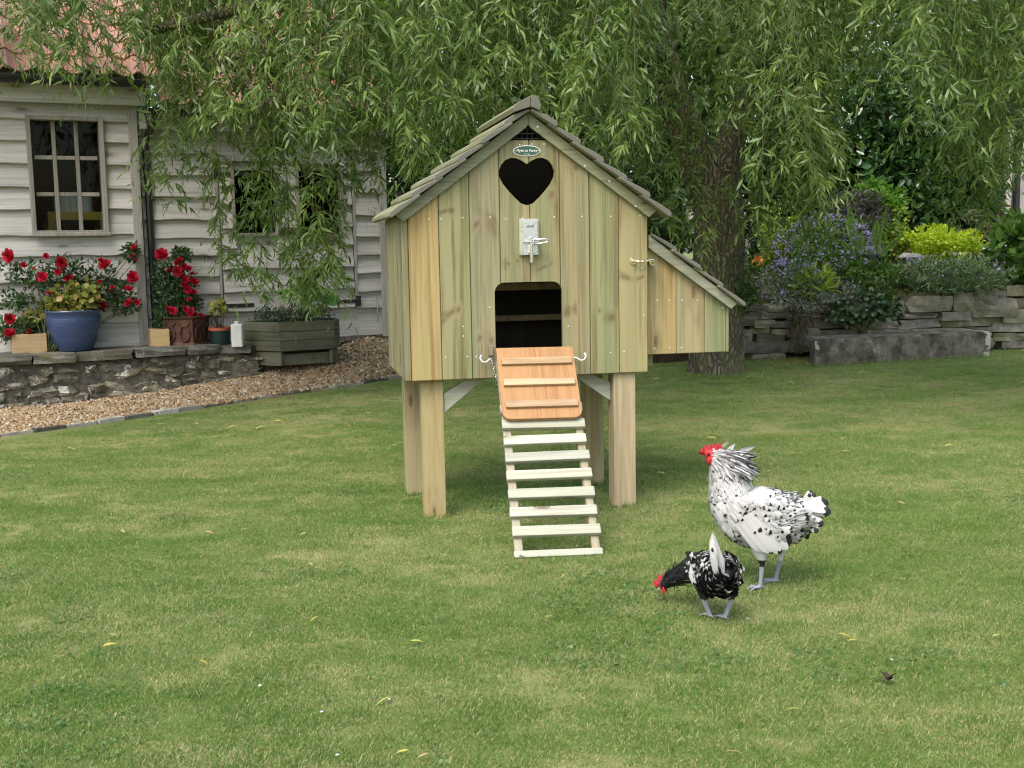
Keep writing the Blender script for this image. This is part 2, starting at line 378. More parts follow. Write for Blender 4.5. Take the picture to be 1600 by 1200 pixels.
fi = (np.arange(len(ys) - 1)[:, None] * nx + np.arange(nx - 1)[None]).ravel()
link('lawn', np_mesh('lawn', Vg, [np.stack([fi, fi + 1, fi + nx + 1, fi + nx], 1)], smooth=True), LAWN_BASE, kind='structure', label='mown lawn with dry straw coloured patches')

EDGE = [(-420, 742), (-200, 712), (0, 683), (150, 663), (300, 641), (450, 617), (560, 601), (606, 593.5), (640, 588), (700, 579), (760, 572)]
UPPER = [(-420, 690, 0), (-200, 664, 0), (0, 643, 0), (108, 635, 0.), (160, 627, .02), (248, 616, .05), (320, 603, .09), (404, 591, .14), (460, 572, .20), (520, 553, .28), (560, 537, .35), (606, 519, .405), (680, 508, .41), (760, 500, .41)]
def edge_v(u): return interp(u, EDGE)
up_u = [q[0] for q in UPPER]
def upper_pt(u):
    v = interp(u, [(q[0], q[1]) for q in UPPER]); z = interp(u, [(q[0], q[2]) for q in UPPER])
    return onz(u, v, z)
GU = np.linspace(-420, 760, 70)
low = np.array([onlawn(u, edge_v(u)) for u in GU]); low[:, 2] += .012
upp = np.array([upper_pt(u) for u in GU]); upp[:, 2] += .012
K = 15; A_ = np.array
gv = np.array([low * (1 - k / (K - 2)) + upp * (k / (K - 2)) for k in range(K - 1)] + [upp + A_([0, .75, .03])])
gv[:, :, 2] += .008 * RNG.standard_normal(gv.shape[:2]) * (np.arange(K) > 0)[:, None]
gfi = (np.arange(K - 1)[:, None] * 70 + np.arange(69)[None]).ravel()
t = NT('gravel_bed'); c = t.obj(False)
vz = t.n('TexVoronoi', {'Vector': c, 'Scale': 60.}); GRAVEL_BED = t.done(t.bsdf(t.ramp(vz.outputs['Color'], [(0., (.14, .09, .045)), (.5, (.32, .22, .12)), (1., (.5, .4, .26))]), .9, .2, t.bump(vz.outputs['Distance'], .8, .012)))
link('gravel_path', np_mesh('gravel_path', gv.reshape(-1, 3), [np.stack([gfi, gfi + 1, gfi + 71, gfi + 70], 1)]), GRAVEL_BED, kind='structure', label='tan gravel path curving up to the shed doors')
# the pebbles themselves
n = 20000
a, b = RNG.random(n), RNG.random(n) * 1.18
ui = np.clip(a * 69, 0, 68.99); i0 = ui.astype(int); fr = (ui - i0)[:, None]
L0 = low[i0] * (1 - fr) + low[i0 + 1] * fr; U0 = upp[i0] * (1 - fr) + upp[i0 + 1] * fr
bb = np.minimum(b, 1)[:, None]; pos = L0 * (1 - bb) + U0 * bb + np.maximum(b - 1, 0)[:, None] / .18 * A_([0, .75, .03]); pos[:, 2] += .006
PEB = ([(-.5, -.3, 0), (.45, -.4, .0), (.5, .35, 0), (-.4, .42, 0), (.05, .0, .5), (0, 0, -.4)], [A([[0, 1, 4], [1, 2, 4], [2, 3, 4], [3, 0, 4], [1, 0, 5], [2, 1, 5], [3, 2, 5], [0, 3, 5]])], A([0, 0, 0, 0, 1., 0]))
X, Y, Zx = axes(unit(RNG.standard_normal((n, 3)) * A([1, 1, .35])), unit(RNG.standard_normal((n, 3)) * .45 + A([0, 0, 1])))
t = NT('gravel_stone'); r_ = t.n('SeparateXYZ', {0: t.n('UVMap', uv_map='uv').outputs[0]}).outputs[0]
GRAVEL = t.done(t.bsdf(t.ramp(r_, [(0., (.12, .07, .035)), (.25, (.27, .17, .08)), (.5, (.37, .26, .14)), (.75, (.30, .25, .18)), (.92, (.47, .39, .26)), (1., (.58, .53, .44))]), .75, .25))
link('gravel_stones', scatter('gravel_stones', PEB, pos, X, Y, Zx, RNG.uniform(.013, .034, n), smooth=False), GRAVEL, kind='stuff', label='loose tan and cream gravel covering the path')

# grass blades: small tufts instanced over the lawn points
TUFT = bpy.data.collections.new('grass_tufts')
for q in range(5):
    n = 1250
    px = RNG.uniform(-.1, .1, (n, 2)); hgt = RNG.uniform(.005, .0135, n) * RNG.choice([1, 1, 1, 1.5], n)
    an = RNG.uniform(0, 2 * math.pi, n); le = RNG.uniform(.1, 1.5, n)
    dirv = np.stack([np.cos(an) * le, np.sin(an) * le, np.ones(n)], 1); dirv = unit(dirv)
    X, Y, Zx = axes(dirv, np.stack([np.cos(an + 1.5), np.sin(an + 1.5), np.full(n, .2)], 1))
    wd = RNG.uniform(.0007, .0015, n) / hgt
    BL = ([(-1, 0, 0), (1, 0, 0), (-.75, .55, .05), (.75, .55, .05), (0, 1, .22)], [A([[0, 1, 3, 2]]), A([[2, 3, 4]])], A([0, 0, .55, .55, 1.]))
    me = scatter('grass_tuft', BL, np.c_[px, np.full(n, -.002)], X, Y, Zx, hgt, sx=wd)
    me.materials.append(LAWN_BLADE)
    o = bpy.data.objects.new('grass_tuft', me); TUFT.objects.link(o)
pts = []
def lawn_ok(x, y):
    u, v = proj(np.stack([x, y, lawn_z(x, y)], -1))
    ok = (v > np.interp(u, [e[0] for e in EDGE] + [900, 1150, 1165, 1262, 1560, 1700, 2200], [e[1] + 3 for e in EDGE] + [548, 548, 560, 552, 548, 540, 520]))
    return ok & (u > -900) & (u < 2500) & (v < 1420)
for y0, y1, stp in ((2.1, 4.4, .105), (4.4, 7., .125), (7., 11.6, .165)):
    yy = np.arange(y0, y1, stp); xx = np.arange(-9, 10, stp)
    mx, my = np.meshgrid(xx, yy); mx = mx.ravel() + RNG.uniform(-.5, .5, mx.size) * stp; my = my.ravel() + RNG.uniform(-.5, .5, my.size) * stp
    k = lawn_ok(mx, my); pts.append(np.stack([mx[k], my[k], lawn_z(mx[k], my[k])], 1))
pts = np.concatenate(pts); print('grass tufts', len(pts))
me = bpy.data.meshes.new('lawn_grass'); me.vertices.add(len(pts)); me.vertices.foreach_set('co', pts.astype(np.float32).ravel()); me.update()
go = link('lawn_grass', me, LAWN_BLADE, kind='stuff', label='short mown grass with dry straw patches')
ng = bpy.data.node_groups.new('grass_on_points', 'GeometryNodeTree')
ng.interface.new_socket('Geometry', in_out='INPUT', socket_type='NodeSocketGeometry'); ng.interface.new_socket('Geometry', in_out='OUTPUT', socket_type='NodeSocketGeometry')
gi = ng.nodes.new('NodeGroupInput'); gout = ng.nodes.new('NodeGroupOutput')
ci = ng.nodes.new('GeometryNodeCollectionInfo'); ci.inputs['Collection'].default_value = TUFT; ci.inputs['Separate Children'].default_value = True; ci.inputs['Reset Children'].default_value = True
ip = ng.nodes.new('GeometryNodeInstanceOnPoints'); ip.inputs['Pick Instance'].default_value = True
rv = ng.nodes.new('FunctionNodeRandomValue'); rv.data_type = 'FLOAT_VECTOR'; rv.inputs[0].default_value = (-.05, -.05, 0); rv.inputs[1].default_value = (.05, .05, 6.283)
r2 = ng.nodes.new('FunctionNodeRandomValue'); r2.data_type = 'FLOAT_VECTOR'; r2.inputs[0].default_value = (.9, .9, .75); r2.inputs[1].default_value = (1.1, 1.1, 1.25)
ng.links.new(gi.outputs[0], ip.inputs['Points']); ng.links.new(ci.outputs[0], ip.inputs['Instance'])
ng.links.new(rv.outputs[0], ip.inputs['Rotation']); ng.links.new(r2.outputs[0], ip.inputs['Scale']); ng.links.new(ip.outputs[0], gout.inputs[0])
md = go.modifiers.new('grass', 'NODES'); md.node_group = ng

# clover in loose patches
n = 60000
cx_, cy_ = RNG.uniform(-3.2, 3.6, n), RNG.uniform(2.2, 6.4, n)
keep = np.array([noise.noise((x * 1.3, y * 2.0, 3.)) + .6 * noise.noise((x * 5, y * 6, 9.)) for x, y in zip(cx_, cy_)]) > .42
cx_, cy_ = cx_[keep], cy_[keep]; k_ = lawn_ok(cx_, cy_); cx_, cy_ = cx_[k_], cy_[k_]; n = len(cx_); print('clover', n)
X, Y, Zx = axes(RNG.standard_normal((n, 3)) * A([1, 1, .25]), RNG.standard_normal((n, 3)) * .3 + A([0, 0, 1]))
link('clover', scatter('clover', ROUND, np.c_[cx_, cy_, lawn_z(cx_, cy_) + RNG.uniform(.007, .016, n)], X, Y, Zx, RNG.uniform(.007, .014, n)), leafmat('clover_leaf', [(.05, .12, .03), (.08, .17, .04), (.12, .22, .06)], .25), kind='stuff', label='dark green clover leaves in loose patches in the lawn')
def fringe(lst, per, hmax=.045):
    P = []
    for (x0, y0, x1, y1, wd_) in lst:
        k = int(per * max(.12, math.hypot(x1 - x0, y1 - y0)) / .1); f_ = RNG.random(k)[:, None]
        P.append(np.array([[x0, y0]]) * (1 - f_) + np.array([[x1, y1]]) * f_ + RNG.normal(0, wd_, (k, 2)))
    P = np.concatenate(P); k = len(P); P = np.c_[P, lawn_z(P[:, 0], P[:, 1]) - .003]
    hh_ = RNG.uniform(.3, 1., k) * hmax; an_ = RNG.uniform(0, 6.283, k); le_ = RNG.uniform(.05, .8, k)
    X, Y, Zx = axes(np.stack([np.cos(an_) * le_, np.sin(an_) * le_, np.ones(k)], 1), np.stack([np.cos(an_ + 1.5), np.sin(an_ + 1.5), np.full(k, .2)], 1))
    return scatter('grass_fringe', BL, P, X, Y, Zx, hh_, sx=RNG.uniform(.0008, .0016, k) / hh_)
# ================================================================== stones
_cube = None
def rock_mesh(name, size, seed, boxy=.6, rough=.16):
    """a 26-cornered stone of the given size"""
    global _cube
    if _cube is None:
        bm = bmesh.new(); bmesh.ops.create_cube(bm, size=2); bmesh.ops.subdivide_edges(bm, edges=bm.edges, cuts=1, use_grid_fill=True)
        _cube = ([v.co.copy() for v in bm.verts], [[v.index for v in f.verts] for f in bm.faces]); bm.free()
    vs = []
    for c in _cube[0]:
        s = c.normalized() * 1.18
        p = c * boxy + s * (1 - boxy)
        o = Vector((seed * 3.7, seed * 1.9, seed * 5.3))
        nv = noise.noise_vector(p * .9 + o)
        p = p + nv * rough * 2
        vs.append((p.x * size[0] / 2, p.y * size[1] / 2, p.z * size[2] / 2))
    me = bpy.data.meshes.new(name); me.from_pydata(vs, [], _cube[1]); me.update(); return me
ST_RUBBLE = stone('rubble_stone', (.27, .245, .18), (.07, .065, .045), (.66, .64, .57), 16., .575, bumpd=.03)
ST_CAP = stone('cap_stone', (.17, .165, .14), (.06, .058, .05), (.36, .35, .30), 12., .62, moss=(.10, .09, .05))
ST_PALE = stone('pale_slab', (.42, .40, .36), (.25, .24, .21), (.55, .54, .50), 9., .6)
ST_DRY = stone('dry_wall_stone', (.26, .245, .195), (.11, .10, .08), (.40, .38, .33), 9., .63, moss=(.12, .12, .05))
ST_BLOCK = stone('old_concrete', (.22, .205, .16), (.05, .046, .036), (.50, .48, .42), 11., .625, moss=(.04, .037, .028), bumpd=.03, ends=bL_)
ST_MORTAR = stone('mortar', (.17, .155, .115), (.045, .042, .032), (.34, .32, .26), 17., .66, bumpd=.05)

# kerb along the lawn
kt = empty('lawn_edging', tuple(onlawn(300, 641)), 0, 'low line of grey edging bricks between gravel path and lawn', 'edging')
o0 = Vector(kt.location)
KP = [Vector(onlawn(u, edge_v(u) - 1)) for u in np.linspace(-300, 740, 120)]
cum = [0]
for p_, q_ in zip(KP, KP[1:]): cum.append(cum[-1] + (q_ - p_).length)
nb = int(cum[-1] / .23)
for i in range(nb):
    s0 = (i + .5) / nb * cum[-1]; k = max(0, min(len(KP) - 2, int(np.searchsorted(cum, s0)) - 1))
    p_ = KP[k].lerp(KP[k + 1], (s0 - cum[k]) / (cum[k + 1] - cum[k])); dr = (KP[k + 1] - KP[k]).normalized()
    me = rock_mesh('edging_brick', (.222, .075, .09), i, .93, .04)
    o = link('brick', me, ST_PALE if i % 3 else ST_CAP, kt)
    o.location = p_ - o0 + Vector((0, 0, -.018 + random.uniform(-.006, .006))); o.rotation_euler = (0, 0, math.atan2(dr.y, dr.x) + random.uniform(-.03, .03))

# low rubble wall
WB = [(-420, 690, 0, .37), (-200, 664, 0, .375), (0, 642, 0, .385), (108, 634, 0, .385), (160, 626, .02, .385), (248, 615, .05, .39), (320, 602, .09, .39), (372, 594, .12, .385), (404, 590, .14, .36)]
wp = [Vector(onz(u, v, z)) for u, v, z, tz in WB]; wz = [tz for *_, tz in WB]
cum = [0.]
for p_, q_ in zip(wp, wp[1:]): cum.append(cum[-1] + (Vector((q_.x - p_.x, q_.y - p_.y))).length)
def wall_at(s):
    k = max(0, min(len(wp) - 2, int(np.searchsorted(cum, s)) - 1)); f = (s - cum[k]) / (cum[k + 1] - cum[k])
    p_ = wp[k].lerp(wp[k + 1], f); d_ = (wp[k + 1] - wp[k]); d_.z = 0; d_.normalize()
    return p_, d_, wz[k] * (1 - f) + wz[k + 1] * f
wt = empty('rubble_wall', tuple(wp[2]), 0, 'low rubble stone retaining wall with flat mossy capping slabs', 'stone wall')
o0 = wp[2].copy()
mb = MB()
SN = 40
sec = []
for i in range(SN + 1):
    p_, d_, tz = wall_at(cum[-1] * i / SN); nrm = Vector((-d_.y, d_.x, 0))
    q0 = p_ - o0 + nrm * .012; q1 = p_ - o0 + nrm * .38
    sec += [(q0.x, q0.y, -.1 - 0), (q0.x, q0.y, tz - .04 - o0.z), (q1.x, q1.y, tz - .04 - o0.z), (q1.x, q1.y, -.1)]
fs = [(i * 4 + j, i * 4 + (j + 1) % 4, i * 4 + 4 + (j + 1) % 4, i * 4 + 4 + j) for i in range(SN) for j in range(4)] + [(0, 1, 2, 3), (SN * 4, SN * 4 + 3, SN * 4 + 2, SN * 4 + 1)]
mb.add(sec, fs); mb.build('mortar_core', ST_MORTAR, wt)
si = 0
for row in range(4):
    s = random.uniform(0, .1)
    while s < cum[-1] - .03:
        L = random.uniform(.10, .24) * (1.15 if row == 0 else 1)
        p_, d_, tz = wall_at(min(s + L / 2, cum[-1]))
        h = (tz - .05 - p_.z) / 4 if row < 4 else 0
        if s + L / 2 < cum[-1] and h > .03:
            hh = h * random.uniform(.6, 1.3); L *= random.choice([.6, 1, 1.15])
            o = link('stone', rock_mesh('rubble', (L * .96, .15, hh), si * 1.7, .35, .34), ST_RUBBLE, wt)
            nrm = Vector((-d_.y, d_.x, 0))
            o.location = p_ - o0 + nrm * random.uniform(.045, .085) + Vector((0, 0, h * (row + .5) + random.uniform(-.02, .02)))
            o.rotation_euler = (random.uniform(-.2, .2), random.uniform(-.15, .15), math.atan2(d_.y, d_.x) + random.uniform(-.2, .2)); si += 1
        s += L
s = 0.
while s < cum[-1] - .05:
    L = random.uniform(.26, .5); L = min(L, cum[-1] - s + .02)
    p_, d_, tz = wall_at(s + L / 2); nrm = Vector((-d_.y, d_.x, 0))
    o = link('cap_stone', rock_mesh('cap', (L * .985, .46, random.uniform(.06, .085)), 50 + s, .9, .07), ST_CAP, wt)
    o.location = Vector((p_.x, p_.y, tz + .005)) - o0 + nrm * (.16 + random.uniform(-.02, .02)); o.rotation_euler = (random.uniform(-.02, .02), random.uniform(-.02, .02), math.atan2(d_.y, d_.x) + random.uniform(-.03, .03)); s += L
# pale slab at the wall's end, on a supporting stone
p_ = Vector(onz(428, 577, .17))
sl = empty('stone_slab', (p_.x, p_.y, .15), R(20), 'pale flat stone slab lying at the end of the low wall', 'stone slab')
link('slab', rock_mesh('slab', (.36, .30, .10), 91, .82, .12), ST_PALE, sl).location = (0, .12, .10)
link('support_stone', rock_mesh('slab_base', (.30, .26, .13), 92, .7, .14), ST_CAP, sl).location = (.02, .15, -.01)

# ================================================================== weatherboarded sheds
TH = R(26); ZB = .41
CO = Vector((-3.15, 9.94, ZB)); E1 = np.array([math.cos(TH), math.sin(TH), 0]); EI = np.array([-math.sin(TH), math.cos(TH), 0])
def shed(u, v, dy=0.):
    P = onplane(u, v, np.array(CO) + EI * dy, EI) - np.array(CO)
    return float(P @ E1), float(P[2])
# terrace
base_w = [np.array(wall_at(cum[-1] * i / 12)[0]) + np.array([-wall_at(cum[-1] * i / 12)[1].y, wall_at(cum[-1] * i / 12)[1].x, 0]) * .2 for i in range(13)]
poly = [(q[0], q[1]) for q in base_w] + [tuple((np.array(CO) + E1 * 1.25 - EI * .25)[:2]), tuple((np.array(CO) + E1 * 1.3 + EI * .6)[:2]), tuple((np.array(CO) - E1 * 5 + EI * .6)[:2])]
mb = MB(); mb.prism(poly, -.1, ZB - .012, lambda x, y, z: (x, z, y))
t = NT('terrace_soil'); c = t.obj(False)
mb.build('terrace', t.done(t.bsdf(t.ramp(t.noise(c, 30., 5., .7), [(.3, (.10, .085, .06)), (.55, (.26, .23, .17)), (.75, (.45, .40, .32))]), .95, .1, t.bump(t.noise(c, 60., 4.), .6, .01))), kind='structure', label='gritty terrace between the low wall and the sheds')
def waney(s0, s1, z0, z1, seed, y0=0., amp=.012, skip=None):
    """one wavy-edged board; lower edge proud of the board below"""
    k = max(3, int(abs(s1 - s0) / .06)); vs = []
    for i in range(k + 1):
        s = s0 + (s1 - s0) * i / k
        zb = z0 + amp * 1.7 * noise.noise((s * 2.3 + seed * 9.1, seed * 3.3, 0)) + amp * .6 * noise.noise((s * 7 + seed, 2.2, seed))
        e = .003 * noise.noise((s * 5, seed * 2.2, 7))
        vs += [(s, y0 - .004, z1 + .02), (s, y0 - .046 + e, zb + .006), (s, y0 - .042 + e, zb), (s, y0 - .004, zb + .002)]
    fs = []
    for i in range(k):
        for j in range(3): fs.append((i * 4 + j, i * 4 + 4 + j, i * 4 + 5 + j, i * 4 + 1 + j))
    fs += [(0, 1, 2, 3), (k * 4 + 3, k * 4 + 2, k * 4 + 1, k * 4)]
    return MB().add(vs, fs)
def zrow(vs, u, dy=0.): return [shed(u, v, dy)[1] for v in vs]
seed = [0.]
def boards(par, zs, s0, s1, y0, holes=(), amp=.012):
    """zs descending board edges; holes (s0,s1,z0,z1) are left open"""
    for zt, zb in zip(zs, zs[1:]):
        cuts = [(s0, s1)]
        for h0, h1, hz0, hz1 in holes:
            if zb < hz1 - .03 and zt > hz0 + .03:
                cuts = [q for a_, b_ in cuts for q in ((a_, min(b_, h0)), (max(a_, h1), b_)) if q[1] - q[0] > .02]
        for a_, b_ in cuts:
            seed[0] += 1.37
            waney(a_, b_, zb, zt, seed[0], y0, amp).build('board', W_GREY, par)
# --- left cabin
cabin = empty('weatherboard_cabin', tuple(CO), TH, 'grey weatherboard cabin with nine pane window and red tiled roof', 'cabin')
zl = zrow([152, 189, 223, 258, 294.5, 327, 366, 399, 438, 468, 503], 195) + [.0]
w0, wz1 = shed(38, 182); w1, wz0 = shed(170, 367); _, wz1 = shed(100, 182); _, wz0 = shed(100, 367)
EV_L = shed(200, 139, -.12)[1]
wall = MB().b2(-5, -.02, .02, .06, -.05, wz0).b2(-5, w0, .02, .06, wz0, wz1).b2(w1, -.02, .02, .06, wz0, wz1).b2(-5, -.02, .02, .06, wz1, EV_L).b2(-.06, -.02, .06, 1.9, -.05, EV_L).build('wall', W_GREYV, cabin)
MB().b2(-4.98, -.065, 1.86, 1.9, -.05, EV_L).b2(-5, -4.985, .06, 1.86, -.05, EV_L).b2(-4.98, -.065, .065, 1.855, EV_L - .06, EV_L - .03).build('inner_lining', DARK, cabin)  # unseen back wall, end wall and ceiling, the room's shade in their colour
boards(wall, zl, -4.9, -.045, .02, [(w0, w1, wz0, wz1)])
MB().b2(-.045, .03, -.035, .035, -.02, EV_L).build('corner_post', W_GREYV, cabin, .003)
MB().b2(-5, .08, -.10, -.07, EV_L - .13, EV_L + .02).build('fascia', W_GREY, cabin, .003)
win = empty('window', (0, 0, 0)); win.parent = cabin
fr = .036
mb = MB().b2(w0, w0 + fr, -.055, .09, wz0, wz1).b2(w1 - fr, w1, -.055, .09, wz0, wz1).b2(w0 + fr, w1 - fr, -.055, .09, wz1 - fr, wz1).b2(w0 + fr, w1 - fr, -.055, .09, wz0, wz0 + fr)
mb.build('window_frame', W_FRAME, win, .003)
MB().b2(w0 - .01, w1 + .01, -.075, -.055, wz0 - .012, wz0 + .018).build('window_sill', W_FRAME, win, .003)
iw, ih = (w1 - w0 - 2 * fr) / 3, (wz1 - wz0 - 2 * fr) / 3
for i in (1, 2): MB().b2(w0 + fr + iw * i - .016, w0 + fr + iw * i + .016, .01, .045, wz0 + fr, wz1 - fr).build('glazing_bar', W_FRAME, win, .003)
for j in (1, 2):
    for i in range(3): MB().b2(w0 + fr + iw * i + .017, w0 + fr + iw * (i + 1) - .017, .014, .042, wz0 + fr + ih * j - .016, wz0 + fr + ih * j + .016).build('glazing_bar', W_FRAME, win, .003)
pm = MB().b2(-iw / 2 + .008, iw / 2 - .008, -.002, .002, -ih / 2 + .008, ih / 2 - .008).mesh('pane')
for i in range(3):
    for j in range(3):
        o = link('pane', pm, GLASS, win); o.location = (w0 + fr + iw * (i + .5), .028, wz0 + fr + ih * (j + .5))
        o.rotation_euler = (random.uniform(-.012, .012), 0, random.uniform(-.012, .012))
MB().b2(-4.9, -.08, .07, 1.85, -.02, .0).build('cabin_floor', DARK, cabin)
# bench and tins seen through the window
def inshed(u, v, dy):
    s, z = shed(u, v, dy); return np.array(CO) + E1 * s + EI * dy + np.array([0, 0, z])
YEL = plain('yellow_paint', (.50, .36, .05), .5, .4, mott=.15)
pb = inshed(122, 335, .75)
s_a, zbn = shed(74, 331, .2); s_b, _ = shed(166, 334, .2)
bn = empty('work_bench', tuple(np.array(CO) + E1 * s_a + EI * .2), TH, 'yellow edged work bench behind the cabin window', 'bench')
MB().b2(0, s_b - s_a + .02, 0, .5, zbn - .07, zbn).build('bench_top', YEL, bn, .004)
for x_ in (.03, s_b - s_a - .02):
    for y_ in (.03, .45): MB().b2(x_ - .03, x_ + .03, y_ - .03, y_ + .03, 0, zbn - .07).build('leg', YEL, bn)
TIN = plain('tin_white', (.62, .66, .66), .35, .5, mott=.1)
for uu, rr, hh, lab in ((92, .038, .11, 'slim white tin on the bench, leftmost behind the cabin window'), (105, .045, .14, 'white tin second from left on the bench in the window'), (117, .05, .14, 'grey white tin in the middle of the bench window row'), (134, .058, .14, 'widest white tub at the right of the bench window row')):
    q = inshed(uu, 331, .29)
    ti = empty('paint_tin', (q[0], q[1], CO.z + zbn), 0, lab, 'tin', 'tins on the bench inside the cabin')
    MB().lathe([(rr * .96, 0), (rr, .004), (rr, hh), (rr * .97, hh + .004)], 18).build('body', TIN, ti, smooth=False)
    MB().lathe([(rr * 1.03, hh + .004), (rr * 1.03, hh + .016), (rr * .9, hh + .018)], 18).build('lid', ZINC, ti)
# --- pantiles
def tile_mesh():
    mb = MB(); k = 9; L = .30; W = .205; vs = []
    for j, y in enumerate((0, L)):
        for lift in (0, .014):
            for i in range(k):
                t_ = i / (k - 1); x = t_ * W
                h = .030 * math.sin(math.pi * min(1, t_ / .62)) ** 1 * (-.35) if t_ > .62 else 0
                h = (.034 * math.sin(math.pi * t_ / .42) if t_ < .42 else -.016 * math.sin(math.pi * (t_ - .42) / .58))
                vs.append((x, y, h + lift + (.016 if j == 0 else 0)))
    fs = []
    for i in range(k - 1):
        fs += [(k + i, k + i + 1, 3 * k + i + 1, 3 * k + i), (i, 2 * k + i, 2 * k + i + 1, i + 1), (i, i + 1, k + i + 1, k + i), (2 * k + i, 3 * k + i, 3 * k + i + 1, 2 * k + i + 1)]
    fs += [(0, k, 3 * k, 2 * k), (k - 1, 3 * k - 1, 4 * k - 1, 2 * k - 1)]
    return mb.add(vs, fs).mesh('pantile', smooth=False)
TM = tile_mesh()
t = NT('terracotta'); c = t.obj()
col = t.mix(t.ramp(t.noise(c, 9., 5., .65), [(.35, 0.), (.65, 1.)]), (.40, .18, .12), (.29, .20, .16))
col = t.mix(t.ramp(t.noise(c, 24., 4., .7), [(.58, 0.), (.68, 1.)]), col, (.36, .33, .28))
TERRA = t.done(t.bsdf(t.n('HueSaturation', {'Value': t.math('MULTIPLY_ADD', t.n('ObjectInfo').outputs['Random'], .5, .75), 'Color': col}).outputs[0], .85, .2, t.bump(t.noise(c, 40., 4.), .4, .004)))
def tiled_roof(par, s0, s1, ye, ze, pitch, rows):
    rf = MB()
    cs, sn = math.cos(pitch), math.sin(pitch); L = rows * .25 + .08
    f_ = lambda x, y, z: (x, ye + y * cs - z * sn, ze + y * sn + z * cs)
    vs = [f_(x, y, z) for z in (-.05, -.012) for x, y in ((s0, .02), (s1, .02), (s1, L), (s0, L))]
    rf.add(vs, [(3, 2, 1, 0), (4, 5, 6, 7), (0, 1, 5, 4), (1, 2, 6, 5), (2, 3, 7, 6), (3, 0, 4, 7)])
    r_ = rf.build('roof', W_GREYV, par)
    nc = int((s1 - s0) / .2)
    for j in range(rows):
        for i in range(nc):
            o = link('tile', TM, TERRA, r_)
            o.location = f_(s0 + i * (s1 - s0 - .01) / nc, j * .25, .016 + random.uniform(0, .004)); o.rotation_euler = (pitch + random.uniform(-.008, .008), 0, random.uniform(-.01, .01))
    return r_
gut_z = shed(170, 131, -.17)[1]
tiled_roof(cabin, -3.4, .2, -.17, gut_z + .045, R(42), 9)
def gutter(par, s0, s1, y, z, r=.055):
    mb = MB(); k = 8; vs = []
    for s in (s0, s1):
        for rr in (r, r - .006):
            for i in range(k + 1):
                a_ = math.pi + math.pi * i / k; vs.append((s, y + rr * math.cos(a_), z + rr * math.sin(a_)))
    n_ = k + 1; fs = []
    for i in range(k): fs += [(i, i + 1, 2 * n_ + i + 1, 2 * n_ + i), (n_ + i, 3 * n_ + i, 3 * n_ + i + 1, n_ + i + 1), (i, n_ + i, n_ + i + 1, i + 1), (2 * n_ + i, 2 * n_ + i + 1, 3 * n_ + i + 1, 3 * n_ + i)]
    fs += [(0, 2 * n_, 3 * n_, n_), (k, n_ + k, 3 * n_ + k, 2 * n_ + k)]
    return mb.add(vs, fs).build('gutter', BLACKP, par, smooth=False)
gutter(cabin, -3.5, .1, -.19, gut_z + .03)
# --- right shed with double doors
SB = .07
barn = empty('weatherboard_shed', tuple(CO), TH, 'lower grey weatherboard shed with double stable doors and red tiles', 'shed')
sR1 = shed(604, 450, SB)[0]
dl0 = shed(346, 400, SB)[0]; dl1 = shed(552, 400, SB)[0]; dz1 = shed(450, 255, SB)[1]; dz0 = shed(450, 486, SB)[1]; dm = shed(452, 400, SB)[0]
EV_R = shed(300, 183, SB - .1)[1]
wall = MB().b2(.02, dl0, SB + .02, SB + .06, -.05, EV_R).b2(dl1, sR1, SB + .02, SB + .06, -.05, EV_R).b2(dl0, dl1, SB + .02, SB + .06, dz1, EV_R).b2(dl0, dl1, SB + .02, SB + .06, -.05, dz0).b2(sR1 - .04, sR1, SB + .06, 1.9, -.05, EV_R).build('wall', W_GREYV, barn)
MB().b2(.005, sR1 - .045, 1.86, 1.9, -.05, EV_R).b2(.005, .02, SB + .065, 1.855, -.05, EV_R).b2(.025, sR1 - .045, SB + .065, 1.855, EV_R - .06, EV_R - .03).build('inner_lining', DARK, barn)  # unseen shed walls and ceiling, coloured near-black as painted shade
z1 = [EV_R] + zrow([216, 240, 275, 308, 344, 372, 400, 433, 461, 495], 300, SB) + [0.]
boards(wall, z1, .05, dl0 - .03, SB + .02)
z2 = [EV_R] + zrow([238, 269, 300, 337, 369, 399, 428, 457, 483], 575, SB) + [.0]
boards(wall, z2, dl1 + .03, sR1 - .06, SB + .02)
boards(wall, [EV_R, (EV_R + dz1) / 2, dz1], dl0 - .03, dl1 + .03, SB + .02)
boards(wall, [dz0, .0], dl0 - .03, dl1 + .03, SB + .02)
MB().b2(sR1 - .06, sR1 + .02, SB - .03, SB + .05, -.02, EV_R).build('corner_post', W_GREYV, barn, .003)
MB().b2(dl0 - .03, dl0 - .004, SB - .02, SB + .04, dz0, dz1).build('door_post', W_GREYV, barn, .003)
MB().b2(dl1 + .004, dl1 + .03, SB - .02, SB + .04, dz0, dz1).build('door_post', W_GREYV, barn, .003)
MB().b2(.05, sR1 + .1, SB - .10, SB - .07, EV_R - .11, EV_R + .02).build('fascia', W_GREY, barn, .003)
MB().b2(.1, sR1 - .06, .2, 1.85, -.02, .0).build('shed_floor', DARK, barn)
